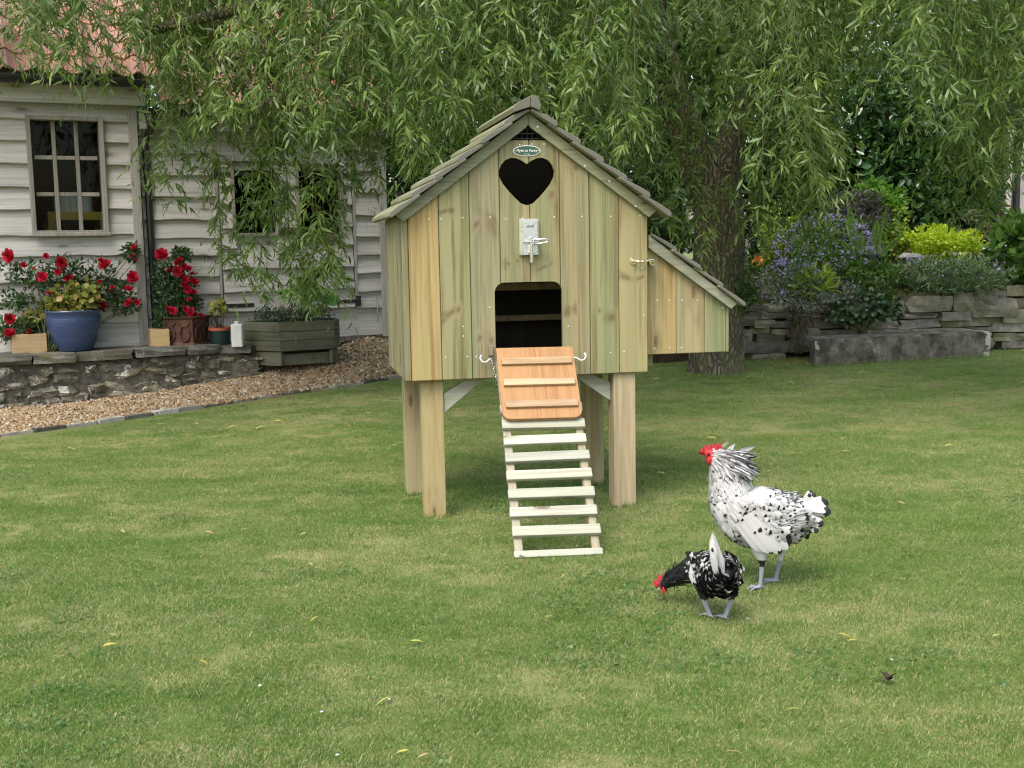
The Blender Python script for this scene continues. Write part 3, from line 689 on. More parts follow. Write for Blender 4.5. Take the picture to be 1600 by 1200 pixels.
for (a_, b_, u0, u1, hs) in ((dl0, dm, 366, 430, 1), (dm, dl1, 488, 530, -1)):
    o0_, ho1 = shed((u0 + u1) / 2, 267, SB); _, ho0 = shed((u0 + u1) / 2, 364, SB)
    h0 = shed(u0, 315, SB)[0]; h1 = shed(u1, 315, SB)[0]
    if hs == -1: h0 = dl1 - (h1 - shed(552, 315, SB)[0] + dl1 - dl1) * 0 - .50
    dr = MB().b2(a_ + .004, b_ - .004, SB + .012, SB + .03, dz0 + .004, ho0).b2(a_ + .004, h0, SB + .012, SB + .03, ho0, ho1).b2(h1, b_ - .004, SB + .012, SB + .03, ho0, ho1).b2(a_ + .004, b_ - .004, SB + .012, SB + .03, ho1, dz1 - .004).build('door', W_GREYV, barn)
    zd = [dz1] + zrow([291, 321, 356.5, 387, 420, 456], 400, SB) + [dz0]
    boards(dr, zd, a_ + .006, b_ - .006, SB + .008, [(h0, h1, ho0, ho1)])
    fw_ = .03
    MB().b2(h0 - fw_, h0, SB - .04, SB + .03, ho0 - fw_, ho1 + fw_).b2(h1, h1 + fw_, SB - .04, SB + .03, ho0 - fw_, ho1 + fw_).b2(h0, h1, SB - .04, SB + .03, ho1, ho1 + fw_).b2(h0, h1, SB - .04, SB + .03, ho0 - fw_, ho0).build('opening_frame', W_FRAME, dr, .003)
    hx = a_ if hs == 1 else b_
    for zz in (dz0 + .07, dz1 - .1):
        MB().b2(hx - .05 * hs, hx - .01 * hs, SB - .035, SB - .027, zz - .045, zz + .045).b2(hx - .01 * hs, hx + .26 * hs, SB - .037, SB - .028, zz - .016, zz + .016).tube([(hx, SB - .04, zz - .05), (hx, SB - .04, zz + .05)], .009).build('hinge', IRON, dr)
MB().b2(dm - .10, dm + .05, SB - .05, SB - .036, shed(444, 364, SB)[1] - .022, shed(444, 364, SB)[1] + .022).tube([(dm - .07, SB - .06, shed(444, 364, SB)[1]), (dm + .05, SB - .06, shed(444, 364, SB)[1])], .009).build('door_bolt', IRON, barn)
s_, za = shed(586, 465, SB); _, zb_ = shed(586, 503, SB)
MB().tube([(s_, SB - .04, za), (s_, SB - .06, za - .01), (s_, SB - .06, zb_ + .01), (s_, SB - .04, zb_)], .008).build('iron_bar', STEEL, barn)
gz2 = shed(300, 176, SB - .15)[1]
tiled_roof(barn, .22, sR1 + .12, SB - .15, gz2 + .04, R(42), 8)
gutter(barn, .08, sR1 + .14, SB - .17, gz2 + .02)
s_d = shed(233, 300)[0]
dp = MB().tube([(s_d + .03, SB - .17, gz2 - .02), (s_d + .03, SB - .12, gz2 - .14), (s_d, SB - .03, gz2 - .24), (s_d, SB - .03, 1.2), (s_d, SB - .03, .0)], .030, 10).tube([(s_d + .03, SB - .17, gz2 - .01), (s_d + .03, SB - .165, gz2 - .1)], .042, 10)
dp.tube([(s_d, SB - .03, shed(233, 265)[1] - .03), (s_d, SB - .03, shed(233, 265)[1] + .03)], .037, 10).build('downpipe', BLACKP, barn, smooth=False)

# ================================================================== pots and plants by the sheds
t = NT('blue_glaze'); c = t.obj(False); zz = t.n('SeparateXYZ', {0: c}).outputs[2]
col = t.mix(t.noise(t.scale(c, (2, 2, 14)), 5., 4.), (.028, .042, .12), (.055, .095, .175))
BLUE = t.done(t.bsdf(col, .16, .55, t.bump(t.n('TexWave', {'Vector': c, 'Scale': 22., 'Distortion': 1.}, bands_direction='Z').outputs['Fac'], .15, .004)))
SOIL = plain('soil', (.05, .038, .026), .95, .1, mott=.4, bumpn=.8)
def leaf_cloud(name, mat_, parent, c, r, n, T, size, up=.35, shell=.45, rnd=None, out=1., droop=0., squash_bottom=True, clump=0, twist=.8):
    """n leaves through an uneven ellipsoid round c"""
    c = np.array(c); r = np.array(r)
    if clump:
        cc = unit(RNG.standard_normal((clump, 3))) * RNG.uniform(.55, .95, (clump, 1))
        rad = RNG.uniform(.22, .42, clump)
        k = RNG.integers(0, clump, n)
        dv = unit(RNG.standard_normal((n, 3))); q = cc[k] + dv * (rad[k] * RNG.uniform(.55, 1.05, n))[:, None]
    else:
        dv = unit(RNG.standard_normal((n, 3))); q = dv * (RNG.uniform(shell, 1.05, n) ** .8)[:, None]
        q *= (1 + .22 * np.array([noise.noise(tuple(x * 2.1 + c)) for x in dv]))[:, None]
    pos = c + q * r
    yd = unit(dv * out + RNG.standard_normal((n, 3)) * twist + A([0, 0, up - droop]))
    X, Y, Zx = axes(yd, dv * .7 + RNG.standard_normal((n, 3)) * .5 + A([0, 0, .9]))
    return link(name, scatter(name, T, pos, X, Y, Zx, RNG.uniform(.65, 1.2, n) * size, rnd), mat_, parent)
def stems(par, mat_, base, tips, r=.006, k=4, sag=.0, name='stems', n=5):
    mb = MB()
    for tp in tips:
        b_ = Vector(base) + Vector((random.uniform(-.03, .03), random.uniform(-.03, .03), 0)); tp = Vector(tp)
        m_ = b_.lerp(tp, .5) + Vector((random.uniform(-.04, .04), random.uniform(-.04, .04), sag))
        mb.tube([b_, b_.lerp(m_, .6), m_, m_.lerp(tp, .55), tp], [r, r * .9, r * .75, r * .6, r * .4], n)
    return mb.build(name, mat_, par, smooth=True)
L_ROSE = leafmat('rose_leaf', [(.03, .075, .028), (.05, .10, .035), (.075, .13, .045)], .2)
L_LIME = leafmat('lime_leaf', [(.16, .22, .045), (.25, .29, .07), (.34, .33, .09), (.42, .30, .10)], .35)
L_MID = leafmat('mid_leaf', [(.065, .145, .03), (.10, .20, .042), (.145, .25, .055)], .3)
L_DARK = leafmat('dark_leaf', [(.016, .045, .016), (.028, .065, .02), (.045, .09, .028)], .15, .28, .5)
BARK_G = plain('green_stem', (.10, .12, .05), .7, .2, mott=.3)
BARK_B = plain('brown_stem', (.07, .05, .035), .8, .2, mott=.3)
def petal_mesh(n_rings=4, seed=0):
    mb = MB(); rr = random.Random(seed)
    for k in range(n_rings):
        m_ = (4, 5, 6, 7)[k]; el = (1.35, 1.05, .65, .25)[k]; L = (.42, .62, .85, 1.0)[k]
        for j in range(m_):
            a_ = 2 * math.pi * (j + .5 * k + rr.uniform(-.15, .15)) / m_
            d_ = Vector((math.cos(a_) * math.cos(el), math.sin(a_) * math.cos(el), math.sin(el))); sd = Vector((-math.sin(a_), math.cos(a_), 0)); upv = d_.cross(sd) * -1
            wd = L * .42; e = rr.uniform(.9, 1.1)
            mb.add([d_ * .05, d_ * L * .55 * e - sd * wd + upv * .12, d_ * L * .55 * e + sd * wd + upv * .12, d_ * L * e - sd * wd * .55 + Vector((0, 0, .02)), d_ * L * e + sd * wd * .55 + Vector((0, 0, .02))], [(0, 1, 2), (1, 3, 4, 2)])
    return mb.mesh('rose_bloom', smooth=True)
RM = [petal_mesh(4, i) for i in range(3)]
t = NT('rose_petal'); r_ = t.n('ObjectInfo').outputs['Random']
pc = t.mix(r_, (.34, .008, .018), (.50, .015, .045))
ROSE = t.done(t.n('MixShader', {0: .18, 1: t.bsdf(pc, .5, .25), 2: t.n('BsdfTranslucent', {0: pc}).outputs[0]}).outputs[0])
def blooms(par, lst, Yf, o0, group=None):
    for i, (u, v, px) in enumerate(lst):
        q = Vector(Yf(u, v)) - o0; rad = px * .58 * (q + o0).y / F
        o = link('rose_bloom', RM[i % 3], ROSE, par); o.location = q; rad *= random.uniform(.8, 1.15); o.scale = (rad, rad * random.uniform(.75, 1.1), rad * random.uniform(.8, 1.2))
        o.rotation_euler = (R(random.uniform(35, 85)), random.uniform(-.4, .4), random.uniform(-.5, .5))
def at_shed(dy): return lambda u, v: inshed(u, v, dy)
# left climbing rose
rl = [(14, 400, 21), (72, 379 + 21, 8), (96, 410, 18), (37, 414, 11), (53, 420, 9), (66, 432, 17), (91, 425, 14), (107, 435, 15), (79, 457, 12), (158, 407, 11), (165, 414, 20), (156, 440, 6), (176, 450, 10), (207, 433, 16), (201, 451, 15), (200, 473, 16), (214, 472, 9), (161, 478, 17), (136, 481, 13), (125, 468, 7), (15, 498, 16), (15, 522, 18), (46, 518, 9), (209, 386, 12), (205, 399, 8), (212, 406, 8)]
p0 = inshed(75, 540, -.25); rb = empty('rose_bush', (p0[0], p0[1], ZB), 0, 'red climbing rose against the cabin wall beneath the window', 'rose', 'red roses against the sheds')
o0 = Vector(rb.location)
stems(rb, BARK_G, (0, 0, 0), [Vector(inshed(u, v, -.17)) - o0 for u, v, px in rl], .006)
k = 0
vs_ = []
for (u, v, ru, rv_) in ((35, 425, 38, 22), (70, 440, 35, 26), (105, 420, 30, 20), (160, 430, 32, 28), (185, 455, 28, 26), (90, 470, 35, 26), (25, 470, 24, 20), (12, 515, 18, 22), (195, 475, 22, 16), (150, 465, 26, 20), (120, 440, 26, 22), (45, 510, 16, 14), (205, 395, 12, 14)):
    q = Vector(inshed(u, v, -.16)) - o0; m_ = q.y + o0.y
    leaf_cloud('leaves', L_ROSE, rb, q, (ru * m_ / F, .11, rv_ * m_ / F), 150, BROAD, .05, shell=.1)['kind'] = 'stuff'
blooms(rb, rl, at_shed(-.25), o0)
# right rose
rr_ = [(253, 399, 19), (281, 408, 15), (288, 416, 12), (278, 424, 14), (264, 422, 10), (295, 420, 11), (290, 437, 14), (304, 440, 12), (283, 429, 9), (294, 452, 12), (303, 456, 10), (296, 468, 10), (270, 486, 14), (262, 482, 9), (298, 487, 13), (305, 492, 12), (315, 494, 13), (290, 483, 10), (276, 411, 8), (287, 445, 9), (300, 428, 8)]
p0 = inshed(268, 528, -.2); rb = empty('rose_bush', (p0[0], p0[1], ZB), 0, 'bushy red rose growing beside the black downpipe', 'rose', 'red roses against the sheds')
o0 = Vector(rb.location)
stems(rb, BARK_G, (0, 0, 0), [Vector(inshed(u, v, -.15)) - o0 for u, v, px in rr_], .006)
for (u, v, ru, rv_) in ((258, 430, 20, 26), (262, 455, 26, 30), (275, 470, 26, 26), (285, 440, 22, 30), (283, 398, 14, 10), (255, 490, 16, 24), (295, 475, 18, 16)):
    q = Vector(inshed(u, v, -.13)) - o0; m_ = q.y + o0.y
    leaf_cloud('leaves', L_ROSE, rb, q, (ru * m_ / F, .13, rv_ * m_ / F), 260, BROAD, .045, shell=.1)['kind'] = 'stuff'
blooms(rb, rr_, at_shed(-.25), o0)
# sandy plank planters
for (ua, ub, vt, lab) in ((20, 74, 521, 'sandy timber trough against the cabin wall behind blue pot'), (238, 266, 514, 'small sandy timber box beside the black downpipe')):
    q0 = inshed(ua, 545, -.28); q1 = inshed(ub, 545, -.28); zt = inshed(ub, vt, -.28)[2] - ZB
    L = np.linalg.norm((q1 - q0)[:2])
    e = empty('timber_planter', (q0[0], q0[1], ZB), TH, lab, 'planter', 'sandy timber troughs along the sheds')
    MB().b2(0, L, 0, .025, 0, zt).build('front_plank', W_SAND, e, .002); MB().b2(0, L, .2, .225, 0, zt).build('back_plank', W_SAND, e, .002)
    MB().b2(-.001, .024, .026, .199, 0, zt).build('end_plank', W_SAND, e, .002); MB().b2(L - .024, L + .001, .026, .199, 0, zt).build('end_plank', W_SAND, e, .002)
    MB().b2(.026, L - .026, .027, .198, .0, zt - .03).build('soil', SOIL, e)
# blue glazed pot
q = onz(111, 549, ZB + .02); pr = 42 * q[1] / F; ph = 64 * q[1] / F
bp = empty('blue_pot', (q[0], q[1] + .1, ZB + .02), 0, 'large blue glazed pot standing on the low wall', 'plant pot')
MB().lathe([(pr * .58, 0), (pr * .62, .01), (pr * .82, ph * .28), (pr * .97, ph * .6), (pr * 1.0, ph * .8), (pr * .97, ph * .93), (pr * 1.03, ph * .96), (pr * 1.03, ph), (pr * .95, ph), (pr * .92, ph * .93), (pr * .9, ph * .85)], 36).build('pot', BLUE, bp, smooth=True)
MB().lathe([(pr * .9, ph * .86), (.01, ph * .9)], 24).build('soil', SOIL, bp)
gp = empty('potted_geranium', (q[0], q[1] + .1, ZB + .02 + ph * .88), 0, 'lime green leafy plant spilling from the blue pot', 'plant')
stems(gp, BARK_G, (0, 0, 0), [(random.uniform(-.2, .2), random.uniform(-.12, .1), random.uniform(.05, .3)) for _ in range(18)], .005)
for (dx, dz, rx, rz, n_) in ((-.09, .06, .13, .09, 130), (.09, .1, .13, .12, 150), (0, .17, .12, .10, 110), (-.3, -.01, .10, .07, 60), (.13, .2, .08, .07, 45), (0, .02, .16, .06, 80), (-.4, -.06, .05, .05, 20)):
    leaf_cloud('leaves', L_LIME, gp, (dx, -.02, dz), (rx, .13, rz), n_, ROUND, .058, up=.1, shell=.2)['kind'] = 'stuff'
# rusty ornate planter
RUST = plain('rusty_iron', (.105, .052, .034), .75, .3, .2, .45, .5)
q = onz(286, 541, ZB + .01); sc_ = q[1] / F
rp = empty('ornate_planter', (q[0], q[1] + .12, ZB + .01), R(-14), 'rusty brown square planter with cast swags and rings', 'planter')
w0_, w1_, hh = 27 * sc_, 29 * sc_, 46 * sc_
def frustum(hw0, hw1, z0, z1): return MB().add([(sx * h_, sy * h_, z_) for h_, z_ in ((hw0, z0), (hw1, z1)) for sx, sy in ((-1, -1), (1, -1), (1, 1), (-1, 1))], [(3, 2, 1, 0), (4, 5, 6, 7), (0, 1, 5, 4), (1, 2, 6, 5), (2, 3, 7, 6), (3, 0, 4, 7)])
frustum(w0_ * .95, w1_ * .92, .03, hh * .93).build('body', RUST, rp, .004)
frustum(w0_ * 1.12, w0_ * 1.0, 0, .035).build('foot', RUST, rp, .006, 2)
frustum(w1_ * .98, w1_ * 1.06, hh * .93, hh).build('rim', RUST, rp, .005, 2)
for cx in (-.5, .5):
    for face in (0, 1):
        pts_ = [(cx * w0_ * .95 + .045 * math.cos(a_), -w0_ * .97 - .008, hh * .42 + .065 * math.sin(a_)) for a_ in np.linspace(0, 2 * math.pi, 15)]
        pts2 = [(cx * w0_ * .95 + .05 * math.cos(a_), -w0_ * .96 - .008, hh * .82 + .035 * math.sin(a_)) for a_ in np.linspace(math.pi, 2 * math.pi, 9)]
        if face: pts_ = [(-y_, x_, z_) for x_, y_, z_ in pts_]; pts2 = [(-y_, x_, z_) for x_, y_, z_ in pts2]
        MB().tube(pts_, .007, 6).build('cast_ring', RUST, rp, smooth=True); MB().tube(pts2, .006, 6).build('cast_swag', RUST, rp, smooth=True)
# green pot, little shrub, white canister
q = onz(341, 541, ZB); sc_ = q[1] / F
gpt = empty('green_pot', (q[0], q[1] + .08, ZB), 0, 'dark green pot with terracotta rim beside the timber trough', 'plant pot')
MB().lathe([(14 * sc_, 0), (17 * sc_, 26 * sc_), (16 * sc_, 26 * sc_)], 22).build('pot', plain('green_glaze', (.012, .035, .028), .35, .5), gpt, smooth=False)
MB().lathe([(16.4 * sc_, 24 * sc_), (17.8 * sc_, 24 * sc_), (18 * sc_, 29 * sc_), (15.5 * sc_, 29 * sc_), (15 * sc_, 26 * sc_)], 22).build('rim', plain('terracotta_rim', (.36, .10, .05), .7, .3, mott=.15), gpt)
sh = empty('small_shrub', (q[0], q[1] + .08, ZB + 27 * sc_), 0, 'little lime green shrub growing in the green pot', 'plant')
stems(sh, BARK_B, (0, 0, 0), [(random.uniform(-.06, .06), random.uniform(-.05, .05), random.uniform(.1, .17)) for _ in range(7)], .006)
leaf_cloud('leaves', L_LIME, sh, (0, 0, .17), (.075, .07, .08), 130, ROUND, .035)['kind'] = 'stuff'
q = onz(369, 543, ZB)
cn = empty('white_canister', (q[0], q[1] + .06, ZB), 0, 'upright white plastic canister beside the mossy trough', 'canister')
MB().b2(-.045, .05, -.04, .04, 0, .195).build('body', WHITEP, cn, .012, 3); MB().lathe([(.02, .195), (.02, .215), (.016, .217)], 14).build('cap', WHITEP, cn)
# octagonal mossy timber trough
zt_ = .285; q0 = onY(380, 541, 9.93); qf = onY(437, 549, 9.72); q1 = onY(524, 547, 9.95)
tro = empty('timber_trough', (qf[0], qf[1], .30), 0, 'weathered mossy octagonal timber trough on the gravel', 'planter')
o0 = np.array([qf[0], qf[1], .30])
a0, a1, a2 = [x_[:2] - o0[:2] for x_ in (q0, qf, q1)]
dvec = np.array([0, .42]); ring = [a0 + np.array([0, .16]), a0, a1, a2, a2 + np.array([.012, .12]), a2 + np.array([-.05, .42]), a1 + np.array([.05, .62]), a0 + np.array([.05, .45])]
ring = [a0, a1, a2, a2 + np.array([.02, .16]), a2 + np.array([-.10, .42]), a0 + np.array([.22, .27]), a0 + np.array([.02, .15])]
ctr = sum(ring) / len(ring)
sc_ = q1[1] / F; ph_ = [(-.0, 0)]
lev = [(12 * sc_, 28 * sc_), (28 * sc_, 42 * sc_), (42 * sc_, 57 * sc_)]
def ringboards(rg, z0, z1, nm, th=.03, skip=()):
    for i in range(len(rg)):
        if i in skip: continue
        p_, q_ = rg[i], rg[(i + 1) % len(rg)]
        d_ = q_ - p_; L = np.linalg.norm(d_); d_ = d_ / L; nrm = np.array([d_[1], -d_[0]])
        o = MB().b2(.0015, L - .0015, 0, th, z0 + .001, z1 - .0015).build(nm, W_TROUGH, tro, .003)
        o.location = (p_[0], p_[1], random.uniform(-.001, .001)); o.rotation_euler = (0, 0, math.atan2(d_[1], d_[0]))
for z0_, z1_ in lev: ringboards(ring, z0_, z1_, 'plank')
rg2 = [ctr + (p_ - ctr) * .93 for p_ in ring]
ringboards(rg2, -.06, 11 * sc_, 'foot_plank', skip=(1,))
p_, q_ = rg2[1], rg2[2]
o = MB().b2(.0, np.linalg.norm(q_ - p_), .05, .08, -.06, .035).build('foot_plank', W_TROUGH, tro, .003); o.location = (p_[0], p_[1], 0); o.rotation_euler = (0, 0, math.atan2(*(q_ - p_)[::-1]))
MB().prism([tuple(ctr + (p_ - ctr) * .9) for p_ in ring], 13 * sc_, 53 * sc_, lambda x, y, z: (x, z, y)).build('soil', SOIL, tro)
tp = .30 + 54 * sc_
pc_ = o0[:2] + ctr
pm_ = empty('mat_plant', (pc_[0], pc_[1], tp), 0, 'low dark green mat plant with tiny flowers filling the trough', 'plant')
L_MAT = leafmat('mat_leaf', [(.02, .05, .02), (.035, .075, .025), (.05, .10, .03)], .15)
for dx, n_, mm in ((-.19, 900, L_MAT), (.02, 900, L_MAT), (.2, 900, L_DARK)):
    leaf_cloud('leaves', mm, pm_, (dx, -.02, .05), (.17, .17, .1), n_, BROAD, .022, shell=.2)['kind'] = 'stuff'
FLW = leafmat('tiny_flowers', [(.75, .75, .78), (.20, .22, .55), (.14, .16, .42), (.5, .06, .06)], .2)
leaf_cloud('flowers', FLW, pm_, (0.04, -.02, .07), (.34, .18, .09), 110, STAR, .02, shell=.85)['kind'] = 'stuff'
nas = empty('round_leaf_plant', (pc_[0] + .06, pc_[1], tp), 0, 'plant with big round bright green leaves in the trough', 'plant')
tips = []
for u, v, px in ((466, 452, 24), (449, 461, 18), (497, 459, 24), (511, 465, 20), (483, 448, 20), (477, 470, 18), (522, 470, 16)):
    g_ = onY(u, v, pc_[1] - .05); tips.append(Vector(g_) - nas.location)
    rr0 = px * .6 * g_[1] / F
    o = MB().add([(0, -.15, -.02)] + [(math.cos(a_) * (1 + .07 * math.sin(5 * a_)), math.sin(a_), .06 * math.cos(3 * a_)) for a_ in np.linspace(0, 2 * math.pi, 15)[:-1]], [(0, 1 + i, 1 + (i + 1) % 14) for i in range(14)]).build('round_leaf', leafmat('nasturtium_leaf', [(.07, .2, .035), (.1, .26, .05)], .35) if px == 24 and u == 466 else bpy.data.materials['nasturtium_leaf'], nas, smooth=True)
    o.location = tips[-1]; o.scale = (rr0,) * 3; o.rotation_euler = (R(random.uniform(45, 80)), random.uniform(-.4, .4), random.uniform(-.6, .6))
stems(nas, BARK_G, (0, 0, -.02), tips, .004)
g_ = onY(459, 468, pc_[1] - .12); wf = empty('white_flower', (g_[0], g_[1], tp), 0, 'single white bloom drooping over the front of the trough', 'flower')
o = link('bloom', petal_mesh(3, 5), plain('white_petal', (.82, .82, .78), .5, .3), wf); o.scale = (.055, .04, .055); o.location = (0, 0, g_[2] - tp); o.rotation_euler = (R(70), .6, .3)
stems(wf, BARK_G, (0.02, .05, 0), [(0, 0, g_[2] - tp)], .003)

# ================================================================== the hen house
CP = np.array([-.4488, 5.0346, 0.]); CT = .1981
CX = np.array([math.cos(CT), math.sin(CT), 0]); CY = np.array([-math.sin(CT), math.cos(CT), 0])
def cl(u, v, dy=0.):
    P = onplane(u, v, CP + CY * dy, CY) - CP; return float(P @ CX), float(P[2])
W_, ZBm, D_ = 1.0925, .627, .77
coop = empty('chicken_coop', tuple(CP), CT, 'green tinged timber hen house on four legs with heart window', 'chicken coop')
XM = .5463; SL = .742
def rb_(x): return 1.288 + SL * (x + .123) if x < XM else 1.288 + SL * (2 * XM + .123 - x)
def apply_cut(o, cutters):
    for c_ in cutters:
        m_ = o.modifiers.new('cut', 'BOOLEAN'); m_.operation = 'DIFFERENCE'; m_.object = c_; m_.solver = 'EXACT'
    me = evaluated(o); o.modifiers.clear(); old = o.data; o.data = me; bpy.data.meshes.remove(old)
# heart outline from the photograph
hp = []
hc, hz = .541, 1.52
half = [(0, 1.563), (.02, 1.577), (.045, 1.588), (.072, 1.59), (.097, 1.579), (.115, 1.558), (.125, 1.531), (.122, 1.505), (.108, 1.478), (.085, 1.449), (.058, 1.42), (.03, 1.394), (.012, 1.387)]
HEART = [(hc - x, z) for x, z in half] + [(hc, 1.385)] + [(hc + x, z) for x, z in half[::-1][:-1]]
cut1 = MB().prism(HEART, -.1, .1).build('heart_cutter', DARK, coop)
def rrect(x0, x1, z0, z1, r, top=True, bot=False, k=5):
    P = []
    for (cx, cz, a0_, on) in ((x1 - r, z1 - r, 0, top), (x0 + r, z1 - r, 90, top), (x0 + r, z0 + r, 180, bot), (x1 - r, z0 + r, 270, bot)):
        if on: P += [(cx + r * math.cos(R(a0_ + 90 * i / k)), cz + r * math.sin(R(a0_ + 90 * i / k))) for i in range(k + 1)]
        else: P.append({0: (x1, z1), 90: (x0, z1), 180: (x0, z0), 270: (x1, z0)}[a0_])
    return P
DX0, DX1, DZ0, DZ1 = .387, .694, .745, 1.049
cut2 = MB().prism(rrect(DX0, DX1, DZ0, DZ1, .045), -.1, .1).build('door_cutter', DARK, coop)
bw = (W_ - .012) / 8
def kn(*l): return [(*cl(u, v), w_ / 343., h_ / 343., R(an)) for u, v, w_, h_, an in l]
KN = [None, kn((705, 329, 4.5, 4.5, 0), (692, 331, 7, 2.5, 20), (703, 490, 13, 4, 35), (716, 484, 4, 6, -30)), kn((745, 350, 5, 11, -32), (768, 350, 5, 11, 32), (750, 528, 4, 7, -20), (767, 532, 4, 7, 25)),
      kn((794, 412, 4.5, 5, -20), (808, 408, 4, 4.5, 0)), kn((862, 304, 6, 9, -12), (851, 417, 7, 2, 25)), kn((886, 487, 4, 5.5, -20), (899, 483, 3.5, 4.5, 0), (899, 262, 6, 6, 0)), kn((936, 485, 3, 4, 0), (955, 496, 7, 8, -20)), kn((977, 433, 13, 4, -22), (1001, 434, 11, 4, 22))]
def board_wood(i):
    y_ = i == 0
    pal = [((0.431, 0.311, 0.142), (0.273, 0.174, 0.068), (0.382, 0.316, 0.147)), ((0.300, 0.273, 0.153), (0.158, 0.131, 0.065), (0.256, 0.262, 0.136)), ((0.332, 0.283, 0.155), (0.180, 0.144, 0.065), (0.278, 0.267, 0.147)), ((0.316, 0.273, 0.150), (0.174, 0.142, 0.065), (0.256, 0.262, 0.136)), ((0.311, 0.267, 0.150), (0.174, 0.142, 0.065), (0.262, 0.262, 0.142)), ((0.338, 0.281, 0.153), (0.196, 0.150, 0.070), (0.273, 0.262, 0.147)), ((0.294, 0.278, 0.155), (0.164, 0.142, 0.074), (0.251, 0.262, 0.142)), ((0.371, 0.305, 0.174), (0.218, 0.164, 0.085), (0.316, 0.289, 0.158))][i]
    return wood('hen_house_board_%d' % i, pal[0], pal[1], tint=pal[2], knots=0, at=KN[i] or (), vary=.05, contrast=.6)
fm = [W_YELLOW, W_GREEN, W_OLIVE, W_GREEN, W_OLIVE, W_OLIVE, W_GREEN, W_OLIVE]
for i in range(8):
    x0, x1 = .012 + i * bw + .0012, .012 + (i + 1) * bw - .0012
    fmi = board_wood(i)
    if i in (3, 4):
        poly = [(x0, DZ0 + .05), (x1, DZ0 + .05), (x1, 1.665), (x0, 1.665)]
        MB().prism([(x0, ZBm), (x1, ZBm), (x1, DZ0), (x0, DZ0)], 0, .02).build('board', fmi, coop, .0035, 1)
    else: poly = [(x0, ZBm), (x1, ZBm), (x1, rb_(x1) - .015), (x0, rb_(x0) - .015)]
    if abs(x0 - XM) < bw and i == 5: pass
    o = MB().prism(poly, 0, .02).build('board', fmi, coop, .0035, 1)
    cs = ([cut1] if i in (3, 4) else []) + ([cut2] if i in (2, 3, 4, 5) else [])
    if cs: apply_cut(o, cs)
for c_ in (cut1, cut2): bpy.data.objects.remove(c_, do_unlink=True)
# corner batten, side boards, back, floor
MB().b2(-.016, .011, .002, .03, ZBm + .001, rb_(0) - .02).build('corner_batten', W_GREEN, coop, .003)
for k in range(6):
    y0, y1 = .032 + k * (D_ - .032) / 6 + .001, .032 + (k + 1) * (D_ - .032) / 6 - .001
    MB().b2(-.014, .006, y0, y1, ZBm - .0, rb_(0) - .03).build('board', W_GREEN if k % 2 else W_OLIVE, coop, .003)
    MB().b2(W_ - .02, W_, max(y0, .022), y1, ZBm, rb_(0) - .03).build('board', W_GREEN, coop, .003)
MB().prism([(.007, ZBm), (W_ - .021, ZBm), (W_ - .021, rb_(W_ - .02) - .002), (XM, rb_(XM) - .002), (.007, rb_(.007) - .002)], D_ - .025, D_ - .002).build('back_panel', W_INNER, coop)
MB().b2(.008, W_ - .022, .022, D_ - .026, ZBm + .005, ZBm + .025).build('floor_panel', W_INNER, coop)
MB().b2(.0085, .012, .023, D_ - .027, ZBm + .03, rb_(0) - .05).build('shade_lining', W_INNER, coop); MB().b2(W_ - .0265, W_ - .0225, .023, D_ - .027, ZBm + .03, rb_(0) - .05).build('shade_lining', W_INNER, coop)  # thin dark sheets added over the side walls to darken the inside
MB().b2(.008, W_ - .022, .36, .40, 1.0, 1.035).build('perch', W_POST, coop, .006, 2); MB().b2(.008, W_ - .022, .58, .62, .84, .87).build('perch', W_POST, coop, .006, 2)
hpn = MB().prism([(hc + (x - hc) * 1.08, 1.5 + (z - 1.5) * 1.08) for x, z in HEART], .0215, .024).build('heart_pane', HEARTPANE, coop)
# vent mesh under the ridge
mb = MB()
for k in range(9): x = XM - .09 + k * .0225; mb.tube([(x, .01, 1.66), (x, .01, max(1.67, rb_(x) - .02))], .0011, 4)
for k in range(5): z = 1.672 + k * .0225; hw = max(.012, (rb_(XM) - .02 - z) / SL); mb.tube([(XM - hw, .0085, z), (XM + hw, .0085, z)], .0011, 4)
mb.build('vent_mesh', plain('dull_wire', (.10, .10, .10), .6, .3, .4), coop)
# roof
sa = math.atan(SL); cs_, sn_ = math.cos(sa), math.sin(sa)
def roof_boards(par, ex_, ez_, L, nb_, side, y0, y1, over=.03, thick=1.0):
    q_ = L / nb_
    for i in range(nb_):
        a_ = i * q_ - (.0 if i else .0); b_ = a_ + q_ + over
        if i == nb_ - 1: b_ = L
        lift = .010 if i else .002
        sec_ = [(a_, lift), (a_ - .004, lift + .012 * thick), (a_ + .008, lift + .024 * thick), (a_ + q_ * .45, .024 * thick + lift * .5), (b_, .010), (b_, .0)]
        f_ = lambda x, y, z: (ex_ + side * (x * cs_ - z * sn_), y, ez_ + x * sn_ + z * cs_)
        yj = random.uniform(-.006, .006)
        MB().prism(sec_, y0 + yj, y1 + yj, f_).build('roof_board', W_ROOF, par, .004, 2)
roof = empty('roof'); roof.parent = coop
LS = (XM + .123) / cs_
OV = .062; LS = (XM + OV) / cs_
roof_boards(roof, -OV, 1.288 + SL * (.123 - OV), LS, 6, 1, -.07, D_ + .06, .03, 1.0)
OV = .078; LS = (XM + OV) / cs_
roof_boards(roof, 2 * XM + OV, 1.288 + SL * (.123 - OV), LS, 6, -1, -.07, D_ + .06, .03, 1.0)
RT = 1.288 + SL * (XM + .123)
f_ = lambda x, y, z: (XM + x, y, RT + .004 + z)
MB().prism([(-.002, .010), (-.002, .056), (-.052, .030), (-.085, .004), (-.078, -.014)], -.084, D_ + .055, f_).build('ridge_board', W_ROOF, roof, .002)
MB().prism([(.0, .010), (.0, .058), (.030, .056), (.044, .018), (.040, -.006)], -.085, D_ + .056, f_).build('ridge_board', W_ROOF, roof, .002)
